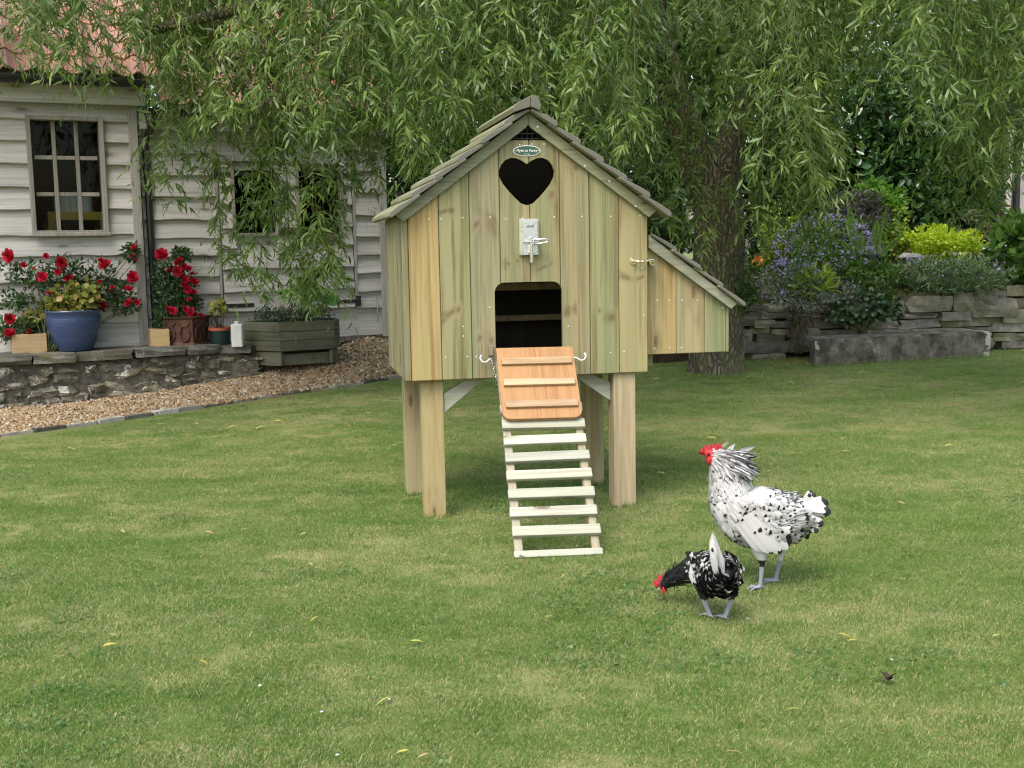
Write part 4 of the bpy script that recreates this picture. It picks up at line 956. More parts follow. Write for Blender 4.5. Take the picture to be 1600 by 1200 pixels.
# barge boards
bd = .052
for sd in (1, -1):
    X_ = (lambda x: x) if sd == 1 else (lambda x: 2 * XM - x)
    xa, xb = (-.042 if sd == 1 else -.035), XM - .0008
    poly = [(X_(xa - .0), rb_(xa)), (X_(xa + .035), rb_(xa + .035) - bd * 1.05), (X_(xb - .012), rb_(xb - .012) - bd * 1.15), (X_(xb), rb_(xb) - bd * 1.05), (X_(xb), rb_(xb) - .003)]
    o = MB().prism(poly, -.022, -.0035).build('barge_board', wood('barge_%d' % (1 if sd == 1 else 2), (.40, .41, .235), (.28, .28, .14), axis='X', knots=.05) if 0 else W_TRIM, roof, .003, 2)
mb = MB()
for u, v in ((840, 198), (914, 259), (952, 283), (993, 322)):
    x, z = cl(u, v, -.022); mb.tube([(x, -.024, z), (x, -.020, z)], .0045, 8)
mb.build('screws', ZINC, roof)['kind'] = 'stuff'
# legs and braces
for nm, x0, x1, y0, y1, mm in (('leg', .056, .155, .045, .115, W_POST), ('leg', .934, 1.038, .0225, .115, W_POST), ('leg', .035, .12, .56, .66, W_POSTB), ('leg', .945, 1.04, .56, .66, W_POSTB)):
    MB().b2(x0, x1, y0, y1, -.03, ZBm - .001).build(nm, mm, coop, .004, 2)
for sd, (x0, z0, x1, z1) in ((1, (.157, .47, .30, .625)), (-1, (.932, .49, .80, .625))):
    wv = .05
    poly = [(x0, z0), (x1 + .055 * sd, z1), (x1 - .03 * sd, z1), (x0, z0 + .09)]
    MB().prism(poly, .06, .09).build('brace', W_PALE, coop, .003)
MB().b2(.0, W_, .045, .08, ZBm - .0, ZBm + .004).build('sill_rail', W_POST, coop)
# name plate
t = NT('plate_green'); PLG = t.done(t.bsdf((.035, .10, .055), .35, .5)); PLW = plain('plate_white', (.82, .84, .76), .4, .4)
sg = empty('name_plate'); sg.parent = coop
def ell(a_, b_, n_=36): return [(.5415 + a_ * math.cos(2 * math.pi * i / n_), 1.6195 + b_ * math.sin(2 * math.pi * i / n_)) for i in range(n_)]
MB().prism(ell(.0615, .0235), -.004, -.0003).build('plate_border', PLW, sg); MB().prism(ell(.0575, .0200), -.0055, -.0042).build('plate_face', PLG, sg)
def text(body, size, x, y, z, m_, par, shear=0., ext=.0006, name='lettering', space=1.):
    cu = bpy.data.curves.new(name, 'FONT'); cu.body = body; cu.size = size; cu.align_x = 'CENTER'; cu.align_y = 'CENTER'; cu.extrude = ext; cu.shear = shear; cu.space_character = space; cu.offset = size * .012
    o = bpy.data.objects.new(name, cu); COL.objects.link(o); me = evaluated(o); bpy.data.objects.remove(o, do_unlink=True)
    me.materials.clear(); o = link(name, me, m_, par); o.location = (x, y, z); o.rotation_euler = (R(90), 0, 0); return o
text('Flyte so Fancy', .0165, .5415, -.0062, 1.6205, PLW, sg, .15)
text('hen houses', .006, .5415, -.0062, 1.6055, PLW, sg)
MB().tube([(.489, -.0066, 1.6195), (.489, -.005, 1.6195)], .0022, 8).tube([(.594, -.0066, 1.6195), (.594, -.005, 1.6195)], .0022, 8).build('pins', PLW, sg)
# auto bolt latch
lt = empty('bolt_latch'); lt.parent = coop
MB().b2(.500, .586, -.02, -.0005, 1.166, 1.325).build('backing_block', W_PALE, lt, .004, 2)
MB().b2(.517, .578, -.0235, -.0205, 1.168, 1.323).build('back_plate', ZINC, lt, .001)
mb = MB()
for x in (.526, .570):
    for z in (1.309, 1.252, 1.200, 1.180): mb.tube([(x, -.0255, z), (x, -.0225, z)], .0042, 10)
mb.build('plate_screws', STEEL, lt)
MB().b2(.535, .564, -.034, -.0236, 1.172, 1.212).build('bolt_keeper', ZINC, lt, .005, 2)
MB().tube([(.5495, -.031, 1.245), (.5495, -.031, 1.133)], .0085, 14).build('bolt', STEEL, lt, .0015)
MB().b2(.514, .584, -.042, -.0238, 1.222, 1.228).build('keeper_flange', ZINC, lt, .001)
MB().tube([(.56, -.042, 1.232), (.59, -.05, 1.236), (.612, -.055, 1.236), (.622, -.055, 1.229), (.612, -.055, 1.221), (.585, -.05, 1.217), (.56, -.042, 1.214)], .004, 8).build('pull_loop', STEEL, lt, smooth=True)
text('duraf', .016, .545, -.0242, 1.293, IRON, lt, .3, .0002, 'stamped_word')
# brass cabin hook between hen house and nest box
bh = empty('cabin_hook'); bh.parent = coop
x0, z0 = cl(990, 408, -.005); x1, z1 = cl(1020, 410, -.005)
def disc(cx, cz, r, ya, yb, n_=14): return MB().tube([(cx, ya, cz), (cx, yb, cz)], r, n_)
disc(x0, z0, .017, -.004, -.0003).build('hook_plate', BRASS, bh, .001); disc(x1, z1, .015, -.004, .049).build('hook_plate', BRASS, bh, .001)
MB().tube([(x0, -.003, z0), (x0, -.022, z0)], [.008, .006], 10).build('hook_post', BRASS, bh, smooth=False)
MB().tube([(x0, -.02, z0), (x0 + .03, -.02, z0 - .002), (x0 + .05, -.02, z0 - .003), (x1 - .02, -.02, z0 + .004), (x1 - .006, -.02, z1 + .014), (x1 + .004, -.02, z1 + .006), (x1, -.018, z1 - .008)], .0036, 8).tube([(x0 + .032, -.02, z0 - .002), (x0 + .046, -.02, z0 - .003)], .006, 8).build('hook', BRASS, bh, smooth=True)
# nail heads
mb = MB()
for u, v in ((670, 342), (689, 342), (723, 340), (766, 339), (790, 342), (816, 341), (866, 339), (909, 338), (954, 338), (1000, 337), (696, 558), (730, 557), (744, 557), (765, 440 + 40), (724, 525), (1006, 492), (915, 552), (954, 551), (975, 549), (812, 226), (831, 225), (850, 225), (888, 510), (1003, 418), (724, 510)):
    x, z = cl(u, v); mb.tube([(x, -.0012, z), (x, .002, z)], .0032, 7)
mb.build('nail_heads', NAIL, coop)['kind'] = 'stuff'
# nest box on the right side
NY = .055
nb_ = empty('nest_box'); nb_.parent = coop
nzb = cl(1075, 552, NY)[1]; nx1 = cl(1139, 520, NY)[0]
nA = cl(1018, 372, NY); nB = cl(1145, 470, NY); nsl = (nB[1] - nA[1]) / (nB[0] - nA[0])
def nz(x): return nA[1] + nsl * (x - nA[0])
ux = [W_ + .002, cl(1057, 500, NY)[0], cl(1101, 500, NY)[0], cl(1134.5, 500, NY)[0]]
for i in range(3):
    a_, b_ = ux[i] + .001, ux[i + 1] - .001
    MB().prism([(a_, nzb), (b_, nzb), (b_, nz(b_) - .012), (a_, nz(a_) - .012)], NY, NY + .018).build('board', (W_NEST, W_NEST, W_GREEN)[i], nb_, .003)
MB().b2(ux[3] + .0005, nx1, NY + .001, NY + .03, nzb, nz(nx1) - .014).build('corner_batten', W_GREEN, nb_, .002)
MB().b2(nx1 - .018, nx1 - .001, NY + .031, .62, nzb, nz(nx1) - .016).build('end_panel', W_OLIVE, nb_)
MB().prism([(W_ + .003, nzb), (nx1, nzb), (nx1, nz(nx1) - .014), (W_ + .003, nz(W_) - .014)], .622, .64).build('back_panel', W_OLIVE, nb_)
MB().b2(W_ + .003, nx1 - .02, NY + .02, .62, nzb + .002, nzb + .016).build('floor_panel', W_OLIVE, nb_)
MB().b2(W_ + .002, W_ + .055, .10, .16, nzb - .06, nzb - .001).build('bracket_block', W_OLIVE, nb_, .003)
nsa = math.atan(-nsl)
nrf = empty('nest_roof'); nrf.parent = nb_
Ln = (nB[0] + .035 - W_ - .02) / math.cos(nsa)
cs_, sn_ = math.cos(nsa), math.sin(nsa)
# (roof boards are children of the nest box, their parent empty stays inside the depth limit)
bpy.data.objects.remove(nrf, do_unlink=True)
roof_boards(nb_, nB[0] + .035, nz(nB[0] + .035), Ln, 4, -1, NY - .05, .66, .02, .75)
poly = [(W_ + .012, nz(W_ + .012) - .001), (nB[0] + .012, nz(nB[0] + .012) - .001), (nB[0] - .018, nz(nB[0] - .018) - .05), (W_ + .012, nz(W_ + .012) - .062)]
MB().prism(poly, NY - .03, NY - .002).build('barge_board', wood('nest_barge', (.33, .32, .225), (.20, .19, .13), axis='X', knots=.05, tint=(.29, .30, .195)), nb_, .003, 2)
mb = MB()
for u, v in ((1027, 469), (1046, 469), (1066, 468.5), (1090, 468.5), (1129, 481), (1023, 544), (1046, 543), (1065, 543)):
    x, z = cl(u, v, NY); mb.tube([(x, NY - .0012, z), (x, NY + .002, z)], .0032, 7)
mb.build('nail_heads', NAIL, nb_)['kind'] = 'stuff'
# hook eyes with chains
for (u, v, sgn) in ((757, 560, 1), (905, 557, -1)):
    x, z = cl(u, v)
    ch = empty('hook_and_chain'); ch.parent = coop
    MB().tube([(x - .018 * sgn, -.02, z + .016), (x - .024 * sgn, -.028, z + .004), (x - .016 * sgn, -.03, z - .012), (x, -.028, z - .016), (x + .016 * sgn, -.024, z - .004), (x + .028 * sgn, -.014, z - .002), (x + .034 * sgn, .0, z)], .0042, 8).build('hook', WHITEP, ch, smooth=True)
    for k in range(6):
        cx, cz = x + (.03 + .004 * k) * sgn, z - .016 - k * .018
        a_ = [(cx + .006 * math.cos(q) * (1 if k % 2 else .35), -.022 + .006 * math.cos(q) * (.35 if k % 2 else 1), cz + .0125 * math.sin(q)) for q in np.linspace(0, 2 * math.pi, 11)]
        MB().tube(a_, .0017, 5).build('chain_link', STEEL, ch, smooth=True)
MB().b2(.352, .372, -.028, -.0005, .73, .775).build('hinge_block', W_OLIVE, coop, .002)

# ------------------------------------------------ ladder and flap
FT = np.array([onz(803, 871), onz(943, 867.5)]); TP = np.array([CP + CX * .371 - CY * .05 + A([0, 0, .735]), CP + CX * .728 - CY * .05 + A([0, 0, .735])])
Fc, Tc = FT.mean(0), TP.mean(0)
ly = unit(Tc - Fc); lx = unit(unit(FT[1] - FT[0]) + unit(TP[1] - TP[0])); lx = unit(lx - ly * (lx @ ly)); lz = np.cross(lx, ly)
LM = Matrix((Vector(lx), Vector(ly), Vector(lz))).transposed().to_4x4(); LM.translation = Vector(Fc)
LL = float(np.linalg.norm(Tc - Fc)); LWd = float(np.linalg.norm(FT[1] - FT[0]) / 2)
lad = empty('ladder_ramp', label='pale slatted timber ladder leaning up to the hen house door', cat='ladder'); lad.matrix_world = LM
print('ladder', LL, LWd)
def lt_of(u, v, dz=0.):
    P = onplane(u, v, Fc + lz * dz, lz) - Fc; return float(P @ lx), float(P @ ly)
for sx in (-1, 1):
    x0 = sx * (LWd - .022)
    MB().b2(x0 - .0165, x0 + .0165, .012, LL - .03, -.032, 0).build('rail', W_RAIL, lad, .003)
MB().b2(-LWd - .0, LWd + .0, -.004, .026, -.038, .012).build('foot_rung', W_PALE, lad, .004, 2)
for v in (828, 798, 769, 740, 712, 685.5, 661, 636):
    y_ = lt_of(865, v, .02)[1]
    o = MB().box((0, 0, 0), (2 * LWd + random.uniform(-.004, .004), .044, .022)).build('rung', W_PALE, lad, .005, 2)
    o.location = (random.uniform(-.002, .002), y_, .0125); o.rotation_euler = (0, 0, random.uniform(-.012, .012))
# flap: hinged to the hen house, lying on the ladder
flap = empty('pop_door'); flap.parent = coop
CI = Matrix.LocRotScale(Vector(CP), Matrix.Rotation(CT, 3, 'Z').to_quaternion(), None).inverted()
flap.matrix_local = CI @ LM @ Matrix.Translation((0, 0, .030))
fy0 = lt_of(845, 654, .045)[1]; fy1 = lt_of(832, 543, .045)[1]
fx0, fx1 = lt_of(783, 610, .045)[0] - .004, lt_of(903, 610, .045)[0] + .004
prof = rrect(fx0, fx1, fy0, fy1, .035, False, True, 6)
o = MB().prism(prof, 0, .018, lambda x, y, z: (x, z, y)).build('ply_panel', W_PLY, flap, .003, 2)
for v in (563, 596, 630):
    y_ = lt_of(840, v, .06)[1]; MB().b2(fx0 + .016, fx1 - .014, y_ - .017, y_ + .017, .0183, .033).build('batten', W_BATT, flap, .003, 2)

# ================================================================== right side: dry stone wall, block, garden bed
WA = np.array(onz(1168, 566, .09)); WBp = np.array(onz(1600, 548, .09))
wd_ = WBp - WA; wd_[2] = 0; wl_ = np.linalg.norm(wd_); wx = wd_ / wl_; wn = np.array([-wx[1], wx[0], 0])
dw = empty('dry_stone_wall', tuple(WA), math.atan2(wx[1], wx[0]), 'dry stone retaining wall of grey slabs and boulders below the flower bed', 'stone wall')
def dwl(u, v, dy=0.):
    P = onplane(u, v, WA + wn * dy, wn) - WA; return float(P @ wx), float(P[2])
ZR = [(150, 862, 280, 895), (175, 830, 262, 858), (205, 908, 300, 938), (100, 932, 192, 962), (195, 942, 280, 972), (132, 962, 270, 998), (68, 940, 110, 1000), (75, 1003, 285, 1056), (105, 1058, 260, 1088), (315, 818, 482, 868), (300, 896, 425, 936), (485, 820, 625, 868), (628, 818, 728, 868), (730, 815, 830, 870), (832, 790, 1045, 870), (1045, 775, 1142, 862), (1140, 750, 1246, 838), (820, 870, 968, 894), (800, 897, 1002, 936), (993, 864, 1125, 904), (1123, 800, 1338, 886), (1005, 878, 1282, 934), (1300, 740, 1384, 790), (1248, 765, 1302, 803), (1338, 798, 1400, 842), (1278, 850, 1400, 912), (1228, 915, 1400, 958), (1232, 962, 1332, 998), (1278, 992, 1400, 1032), (1334, 962, 1400, 990), (720, 905, 800, 937), (430, 872, 562, 900), (564, 872, 730, 902), (428, 905, 560, 940), (562, 905, 718, 940), (290, 940, 420, 985), (290, 990, 400, 1050), (20, 830, 148, 862), (10, 866, 148, 930), (-60, 870, 8, 1040), (10, 1002, 72, 1060), (430, 945, 620, 990), (625, 945, 850, 985), (855, 940, 1100, 985), (1105, 938, 1226, 990), (430, 992, 700, 1045), (705, 990, 1000, 1040), (1003, 990, 1230, 1035), (1402, 760, 1500, 840), (1405, 850, 1520, 930), (1405, 935, 1520, 1030), (1502, 740, 1600, 840), (1522, 850, 1640, 940), (1522, 945, 1640, 1030), (280, 872, 425, 893), (110, 898, 200, 930), (-160, 850, -65, 1040)]
for i, (a0_, b0_, a1_, b1_) in enumerate(ZR):
    x0, z1_ = dwl(1140 + a0_ / 3, 200 + (b0_) / 3); x1, z0_ = dwl(1140 + a1_ / 3, 200 + b1_ / 3)
    x1, _ = dwl(1140 + a1_ / 3, 200 + b0_ / 3); _, z0_ = dwl(1140 + a0_ / 3 * .5 + a1_ / 6, 200 + b1_ / 3); _, z1_ = dwl(1140 + (a0_ + a1_) / 6, 200 + b0_ / 3)
    big = (b1_ - b0_) > 65 and b0_ < 830
    o = link('stone', rock_mesh('wall_stone', (max(.04, x1 - x0) * 1.05, random.uniform(.24, .34), max(.02, z1_ - z0_) * 1.06), 200 + i * 2.3, .62 if big else .84, .13 if big else .09), ST_DRY, dw)
    o.location = ((x0 + x1) / 2, .13 + random.uniform(-.03, .025) - (.02 if big else 0), (z0_ + z1_) / 2); o.rotation_euler = (random.uniform(-.05, .05), random.uniform(-.03, .03), random.uniform(-.05, .05))
MB().b2(-1.4, wl_ + 2.0, .16, .42, -.1, .42).build('earth_core', SOIL, dw)
# bed soil rising behind the wall
nx_, ny_ = 46, 26
bx = np.linspace(-1.8, wl_ + 5, nx_); by = np.linspace(.16, 5.5, ny_)
BXg, BYg = np.meshgrid(bx, by)
def bed_h(x, y): return .40 + .55 * np.clip((y - .2) / 2.2, 0, 1) ** .8 + .35 * np.exp(-((x - .95) / .75) ** 2 - ((y - 1.2) / .8) ** 2)
BZ = bed_h(BXg, BYg) + .03 * np.array([[noise.noise((x * 3, y * 3, 1)) for x in bx] for y in by])
PW = WA[None, None] + BXg[..., None] * wx + BYg[..., None] * wn; PW[..., 2] = BZ + .05
fi = (np.arange(ny_ - 1)[:, None] * nx_ + np.arange(nx_ - 1)[None]).ravel()
t = NT('bed_earth'); c = t.obj(False)
link('garden_bed', np_mesh('garden_bed', PW.reshape(-1, 3), [np.stack([fi, fi + 1, fi + nx_ + 1, fi + nx_], 1)], smooth=True), t.done(t.bsdf(t.ramp(t.noise(c, 8., 6., .7), [(.35, (.03, .03, .015)), (.6, (.07, .075, .03))]), .95, .1, t.bump(t.noise(c, 25., 5.), 1., .04))), kind='structure', label='raised planted earth behind the dry stone wall')
# the long concrete block
bl0 = np.array(onz(1270, 577, .08)); bl1 = np.array(onz(1549, 559, .09)); bv = bl1 - bl0; bL = np.linalg.norm(bv[:2]); bang = math.atan2(bv[1], bv[0])
bk = empty('stone_block', (bl0[0], bl0[1], .07), bang, 'long lichen stained stone block lying on the lawn before the wall', 'stone block')
bh_ = 48 * bl0[1] / F
bmk = bmesh.new(); bmesh.ops.create_cube(bmk, size=1); bmesh.ops.scale(bmk, vec=(bL, .36, bh_), verts=bmk.verts); bmesh.ops.translate(bmk, vec=(bL / 2, .18, bh_ / 2), verts=bmk.verts)
bmesh.ops.bevel(bmk, geom=bmk.edges, offset=.018, segments=2, affect='EDGES')
bmesh.ops.subdivide_edges(bmk, edges=[e for e in bmk.edges if e.calc_length() > .25], cuts=14, use_grid_fill=True)
for v in bmk.verts:
    v.co.x += v.co.y * .55 * max(0., 1 - v.co.x / bL)
    v.co += noise.noise_vector(v.co * 5) * .005 + noise.noise_vector(v.co * 19) * .003
me = bpy.data.meshes.new('block'); bmk.to_mesh(me); bmk.free(); link('block', me, ST_BLOCK, bk)
# ---------------------------------------------------------------- bed plants
def px_bush(name, label, cat, rect, Y, m_, T, size, n, dep=.7, clump=0, up=.4, shell=.35, group=None, stem=True, twist=.8, part='leaves', base=None):
    u0, v0, u1, v1 = rect; c = onY((u0 + u1) / 2, (v0 + v1) / 2, Y); m = Y * 1.0
    rx, rz = (u1 - u0) / 2 * m / F, (v1 - v0) / 2 * m / F
    zb = c[2] - rz if base is None else base
    e = empty(name, (c[0], c[1], zb), 0, label, cat, group)
    if n:
        o = leaf_cloud(part, m_, e, (0, 0, c[2] - zb), (rx, max(rx * dep, .12), rz), n, T, size, up=up, shell=shell, clump=clump, twist=twist); o['kind'] = 'stuff'
    if stem: stems(e, BARK_B if stem == 2 else BARK_G, (0, 0, -.05), [(random.uniform(-.6, .6) * rx, random.uniform(-.5, .5) * rx * dep, (c[2] - zb) + random.uniform(-.3, .5) * rz) for _ in range(9)], .007)
    return e, (rx, rz), c[2] - zb
def add_flowers(e, m_, c, r, n, size, T=STAR, shell=.85, name='flowers'):
    o = leaf_cloud(name, m_, e, c, r, n, T, size, up=.1, shell=shell, twist=.5); o['kind'] = 'stuff'
L_YEL = leafmat('golden_leaf', [(.38, .49, .03), (.52, .62, .05), (.66, .74, .10)], .45)
L_ALCH = leafmat('alchemilla_leaf', [(.17, .28, .045), (.27, .38, .065), (.40, .47, .09)], .4)
L_GREY = leafmat('silver_leaf', [(.25, .29, .24), (.36, .39, .33), (.18, .21, .16)], .1)
L_LAV = leafmat('lavender_leaf', [(.09, .15, .06), (.13, .20, .085), (.17, .25, .12)], .25)
L_FERN = leafmat('fern_leaf', [(.13, .27, .035), (.19, .35, .055)], .4)
L_IVY = leafmat('ivy_leaf', [(.035, .075, .03), (.06, .115, .045), (.14, .19, .11)], .15, .35)
L_PURP = leafmat('smoky_leaf', [(.075, .06, .075), (.10, .10, .06), (.13, .10, .12)], .25)
F_PURP = leafmat('purple_flower', [(.27, .20, .58), (.36, .29, .68), (.46, .40, .78)], .35)
F_LAV = leafmat('lavender_flower', [(.28, .24, .50), (.36, .32, .60)], .25)
F_ORNG = leafmat('orange_flower', [(.75, .17, .03), (.85, .28, .06)], .3)
F_WHITE = leafmat('white_flower_petals', [(.8, .8, .78), (.75, .75, .7)], .2)
px_bush('yellow_spurge', 'tall frothy yellow green plant left of purple bellflowers', 'plant', (1168, 322, 1300, 432), 11.9, L_ALCH, TRI, .05, 3000, clump=26, shell=.4)
px_bush('yellow_spurge', 'yellow green flower froth right of the fern fronds', 'plant', (1368, 335, 1428, 400), 12.2, L_ALCH, TRI, .045, 900, clump=12)
px_bush('golden_shrub', 'bright golden yellow low shrub in the flower bed', 'shrub', (1405, 352, 1538, 412), 12.1, L_YEL, BROAD, .05, 3600, clump=30, shell=.5)
e, (rx, rz), cz = px_bush('bellflower', 'mound of purple bellflowers spilling over the bed', 'flowering plant', (1220, 345, 1400, 455), 11.5, L_MID, BROAD, .04, 3400, clump=30)
add_flowers(e, F_PURP, (-.12, -.05, cz + .06), (rx * .85, rx * .75, rz * .95), 1300, .042, shell=.9)
e, (rx, rz), cz = px_bush('bellflower', 'patch of pale purple bellflowers beside the willow trunk', 'flowering plant', (1178, 408, 1290, 470), 11.1, L_LAV, BROAD, .035, 1500, clump=16)
add_flowers(e, F_PURP, (0, 0, cz), (rx, rx * .7, rz), 420, .036, shell=.9)
px_bush('smoke_bush', 'dusky purple brown bush rising behind the bellflowers', 'shrub', (1285, 298, 1385, 385), 12.2, L_PURP, BROAD, .045, 3000, clump=26, stem=2)
px_bush('green_shrub', 'feathery mid green shrub at the top of the bellflower mound', 'shrub', (1325, 285, 1412, 372), 12.5, L_FERN, TRI, .06, 1800, clump=18, stem=2)
e, (rx, rz), cz = px_bush('catmint', 'grey green catmint cushion over the boulders of the wall', 'plant', (1405, 404, 1565, 461), 11.35, L_LAV, WILLOW, .075, 4200, clump=34, up=.9, shell=.3)
add_flowers(e, F_LAV, (0, -.05, cz + .1), (rx, rx * .6, rz * .8), 260, .03)
px_bush('silver_plant', 'silvery grey trailing plant on top of the wall', 'plant', (1205, 452, 1300, 482), 10.95, L_GREY, WILLOW, .05, 1500, clump=14, up=.1)
px_bush('trailing_plant', 'brownish trailing plant hanging down the wall by the block', 'plant', (1228, 462, 1270, 545), 10.85, leafmat('dry_trail', [(.10, .10, .06), (.15, .13, .09), (.12, .07, .045)], .15), WILLOW, .045, 900, clump=14, up=-.6, dep=.45)
px_bush('hosta', 'broad pale green hosta clump near the silver plant', 'plant', (1245, 425, 1305, 465), 11.0, L_ALCH, WILLOW, .15, 160, up=.5, twist=.7)
px_bush('ivy', 'dark ivy spilling over the dry stone wall', 'ivy', (1290, 458, 1405, 512), 10.9, L_IVY, ROUND, .05, 800, dep=.3, clump=22, up=-.1, shell=.4)
px_bush('ground_cover', 'mixed low greenery in the middle of the bed', 'plant', (1295, 405, 1420, 470), 11.2, L_MID, BROAD, .045, 2200, clump=26, shell=.2)
px_bush('grey_cushion_plant', 'small grey leaved cushion right of the hosta', 'plant', (1290, 430, 1352, 475), 11.0, L_GREY, WILLOW, .04, 800, clump=12)
px_bush('seedhead_grass', 'tan seed heads of a wispy plant behind the golden shrub', 'plant', (1470, 325, 1555, 385), 12.6, leafmat('tan_seed', [(.17, .17, .08), (.24, .22, .11)], .3), TRI, .03, 1500, clump=18)
e, (rx, rz), cz = px_bush('hydrangea', 'large leaved dark green shrub at the right edge of the bed', 'shrub', (1535, 330, 1680, 452), 11.7, L_MID, BROAD, .15, 900, clump=22, stem=2)
add_flowers(e, F_WHITE, (-rx * .95, -.1, cz - .02), (.08, .08, .07), 16, .05)
e = empty('orange_lily', tuple(onY(1187, 425, 11.3)), 0, 'orange flowers between the willow trunk and bellflowers', 'flower')
add_flowers(e, F_ORNG, (-.02, 0, .09), (.06, .06, .06), 24, .06, shell=.3)
stems(e, BARK_G, (0, 0, -.1), [(-.04, 0, .1), (.03, 0, .08), (.0, .02, .12)], .005)
# fern
def frond(par, base, tip, wid, m_, n_=26):
    base, tip = Vector(base), Vector(tip); L = (tip - base).length
    P_ = []; pos = []; yd = []
    side = Vector((1, .25, 0)).normalized()
    for i in range(n_):
        t_ = (i + 1) / (n_ + 1); p_ = base.lerp(tip, t_) + Vector((0, -.12 * L * t_ * t_, 0))
        w_ = wid * math.sin(math.pi * min(1, .12 + t_ * .88)) ** .7
        for s_ in (-1, 1): pos.append(p_); yd.append((side * s_ + (tip - base).normalized() * .45) * w_)
    pos = A([tuple(q) for q in pos]); yd = A([tuple(q) for q in yd]); ln = np.linalg.norm(yd, axis=1)
    X, Y, Zx = axes(yd, A([[0, -1, .3]] * len(yd)) + RNG.standard_normal((len(yd), 3)) * .15)
    o = link('frond', scatter('frond', TRI, pos, X, Y, Zx, ln), m_, par)
    mb = MB().tube([base, base.lerp(tip, .5) + Vector((0, -.03 * L, 0)), tip + Vector((0, -.12 * L, 0))], [.005, .004, .002], 4); mb.build('stalk', BARK_G, o)
fb = onY(1340, 405, 11.2); fe = empty('fern', tuple(fb), 0, 'upright bright green fern fronds amid the purple flowers', 'fern')
for u, v, uu, vv, w_ in ((1338, 400, 1325, 322, .055), (1342, 400, 1345, 362, .05), (1370, 398, 1368, 342, .05), (1375, 400, 1410, 365, .045), (1365, 402, 1384, 322, .03), (1335, 402, 1312, 372, .04)):
    frond(fe, A(onY(u, v, 11.2)) - fb, A(onY(uu, vv, 11.2)) - fb, w_, L_FERN)
# small stone ornament and boulders
q = onY(1422, 416, 11.5); sc_ = q[1] / F
on = empty('stone_ornament', tuple(q), 0, 'small pale stone house ornament among the bed plants', 'ornament')
MB().b2(-9 * sc_, 11 * sc_, -.05, .06, -.05, 14 * sc_).build('body', ST_PALE, on, .004); MB().prism([(-16 * sc_, 13.5 * sc_), (17 * sc_, 13.5 * sc_), (12 * sc_, 19 * sc_), (-6 * sc_, 21 * sc_)], -.08, .09).build('cap', ST_PALE, on, .003)
link('finial', rock_mesh('finial', (.05, .05, .035), 3, .3, .1), ST_CAP, on).location = (-.01, 0, 24 * sc_)
for i, (u, v, w_, h_) in enumerate(((1398, 425, 42, 26), (1375, 440, 50, 22), (1425, 437, 40, 20), (1360, 392, 30, 14))):
    q = onY(u, v, 11.35); o = empty('boulder', tuple(q), 0, ('dark craggy boulder just left of the stone ornament', 'flat dark boulder under the grey green foliage', 'dark boulder below the stone ornament', 'pale boulder behind the fern')[i], 'boulder', 'boulders in the flower bed')
    link('stone', rock_mesh('boulder', (w_ * 11.3 / F, .2, h_ * 11.3 / F), 300 + i, .55, .2), (ST_CAP, ST_CAP, ST_CAP, ST_PALE)[i], o)

# ================================================================== trees and shrubs behind
BARK = None
def bark(name, a_, b_, moss):
    t = NT(name); c = t.obj(False); s_ = t.scale(c, (1, 1, .15))
    v_ = t.n('TexVoronoi', {'Vector': t.n('VectorMath', {0: s_, 1: t.scale(t.n('TexNoise', {'Vector': c, 'Scale': 6.}).outputs['Color'], (.12, .12, .12))}, operation='ADD').outputs[0], 'Scale': 27.}, feature='DISTANCE_TO_EDGE').outputs['Distance']
    h = t.math('MINIMUM', t.math('MULTIPLY', v_, 3.2), 1.); n_ = t.noise(s_, 24., 5., .7)
    col = t.mix(t.math('MULTIPLY', h, t.math('MULTIPLY_ADD', n_, .8, .5), clamp=True), b_, a_)
    col = t.mix(t.math('MULTIPLY', t.ramp(t.noise(c, 4.5, 4.), [(.46, 0.), (.62, 1.)]), .6), col, moss)
    return t.done(t.bsdf(col, .92, .1, t.bump(t.math('ADD', h, t.math('MULTIPLY', n_, .35)), .9, .022)))
BARK_W = bark('willow_bark', (.235, .215, .155), (.075, .064, .045), (.155, .165, .06))
BARK_D = bark('dark_bark', (.10, .085, .06), (.03, .025, .018), (.07, .08, .03))
L_BG = [leafmat('hedge_leaf_%s' % n_, cols, .3, .4, .4) for n_, cols in (('deep', [(.022, .052, .016), (.036, .075, .022), (.055, .10, .03)]), ('mid', [(.036, .08, .018), (.06, .12, .026), (.095, .165, .04)]), ('light', [(.10, .17, .035), (.15, .23, .05), (.2, .28, .07)]))]
L_LAUREL = leafmat('laurel_leaf', [(.022, .065, .015), (.04, .10, .022), (.07, .15, .038)], .15, .2, .6)
def tree(name, label, base, hgt, r, m_, n_, size, clump=46, group='trees behind the garden', T=BROAD, tr=.12, zc=.6):
    e = empty(name, tuple(base), 0, label, 'tree', group)
    mb = MB(); mb.tube([(0, 0, -.1), (.03, .02, hgt * .2), (-.04, .0, hgt * .42), (.05, .03, hgt * .7)], [tr * 1.2, tr, tr * .8, tr * .3], 10)
    for k in range(7):
        a_ = k * 2.4; z_ = hgt * (.25 + .06 * k); mb.tube([(0, 0, z_), (math.cos(a_) * r[0] * .35, math.sin(a_) * r[1] * .35, z_ + hgt * .1), (math.cos(a_) * r[0] * .75, math.sin(a_) * r[1] * .75, z_ + hgt * .16)], [tr * .5, tr * .35, tr * .12], 6)
    mb.build('trunk', BARK_D, e, smooth=True)
    leaf_cloud('crown', m_, e, (0, 0, hgt * zc), r, n_, T, size, up=.1, clump=clump, twist=.9)['kind'] = 'stuff'
    return e
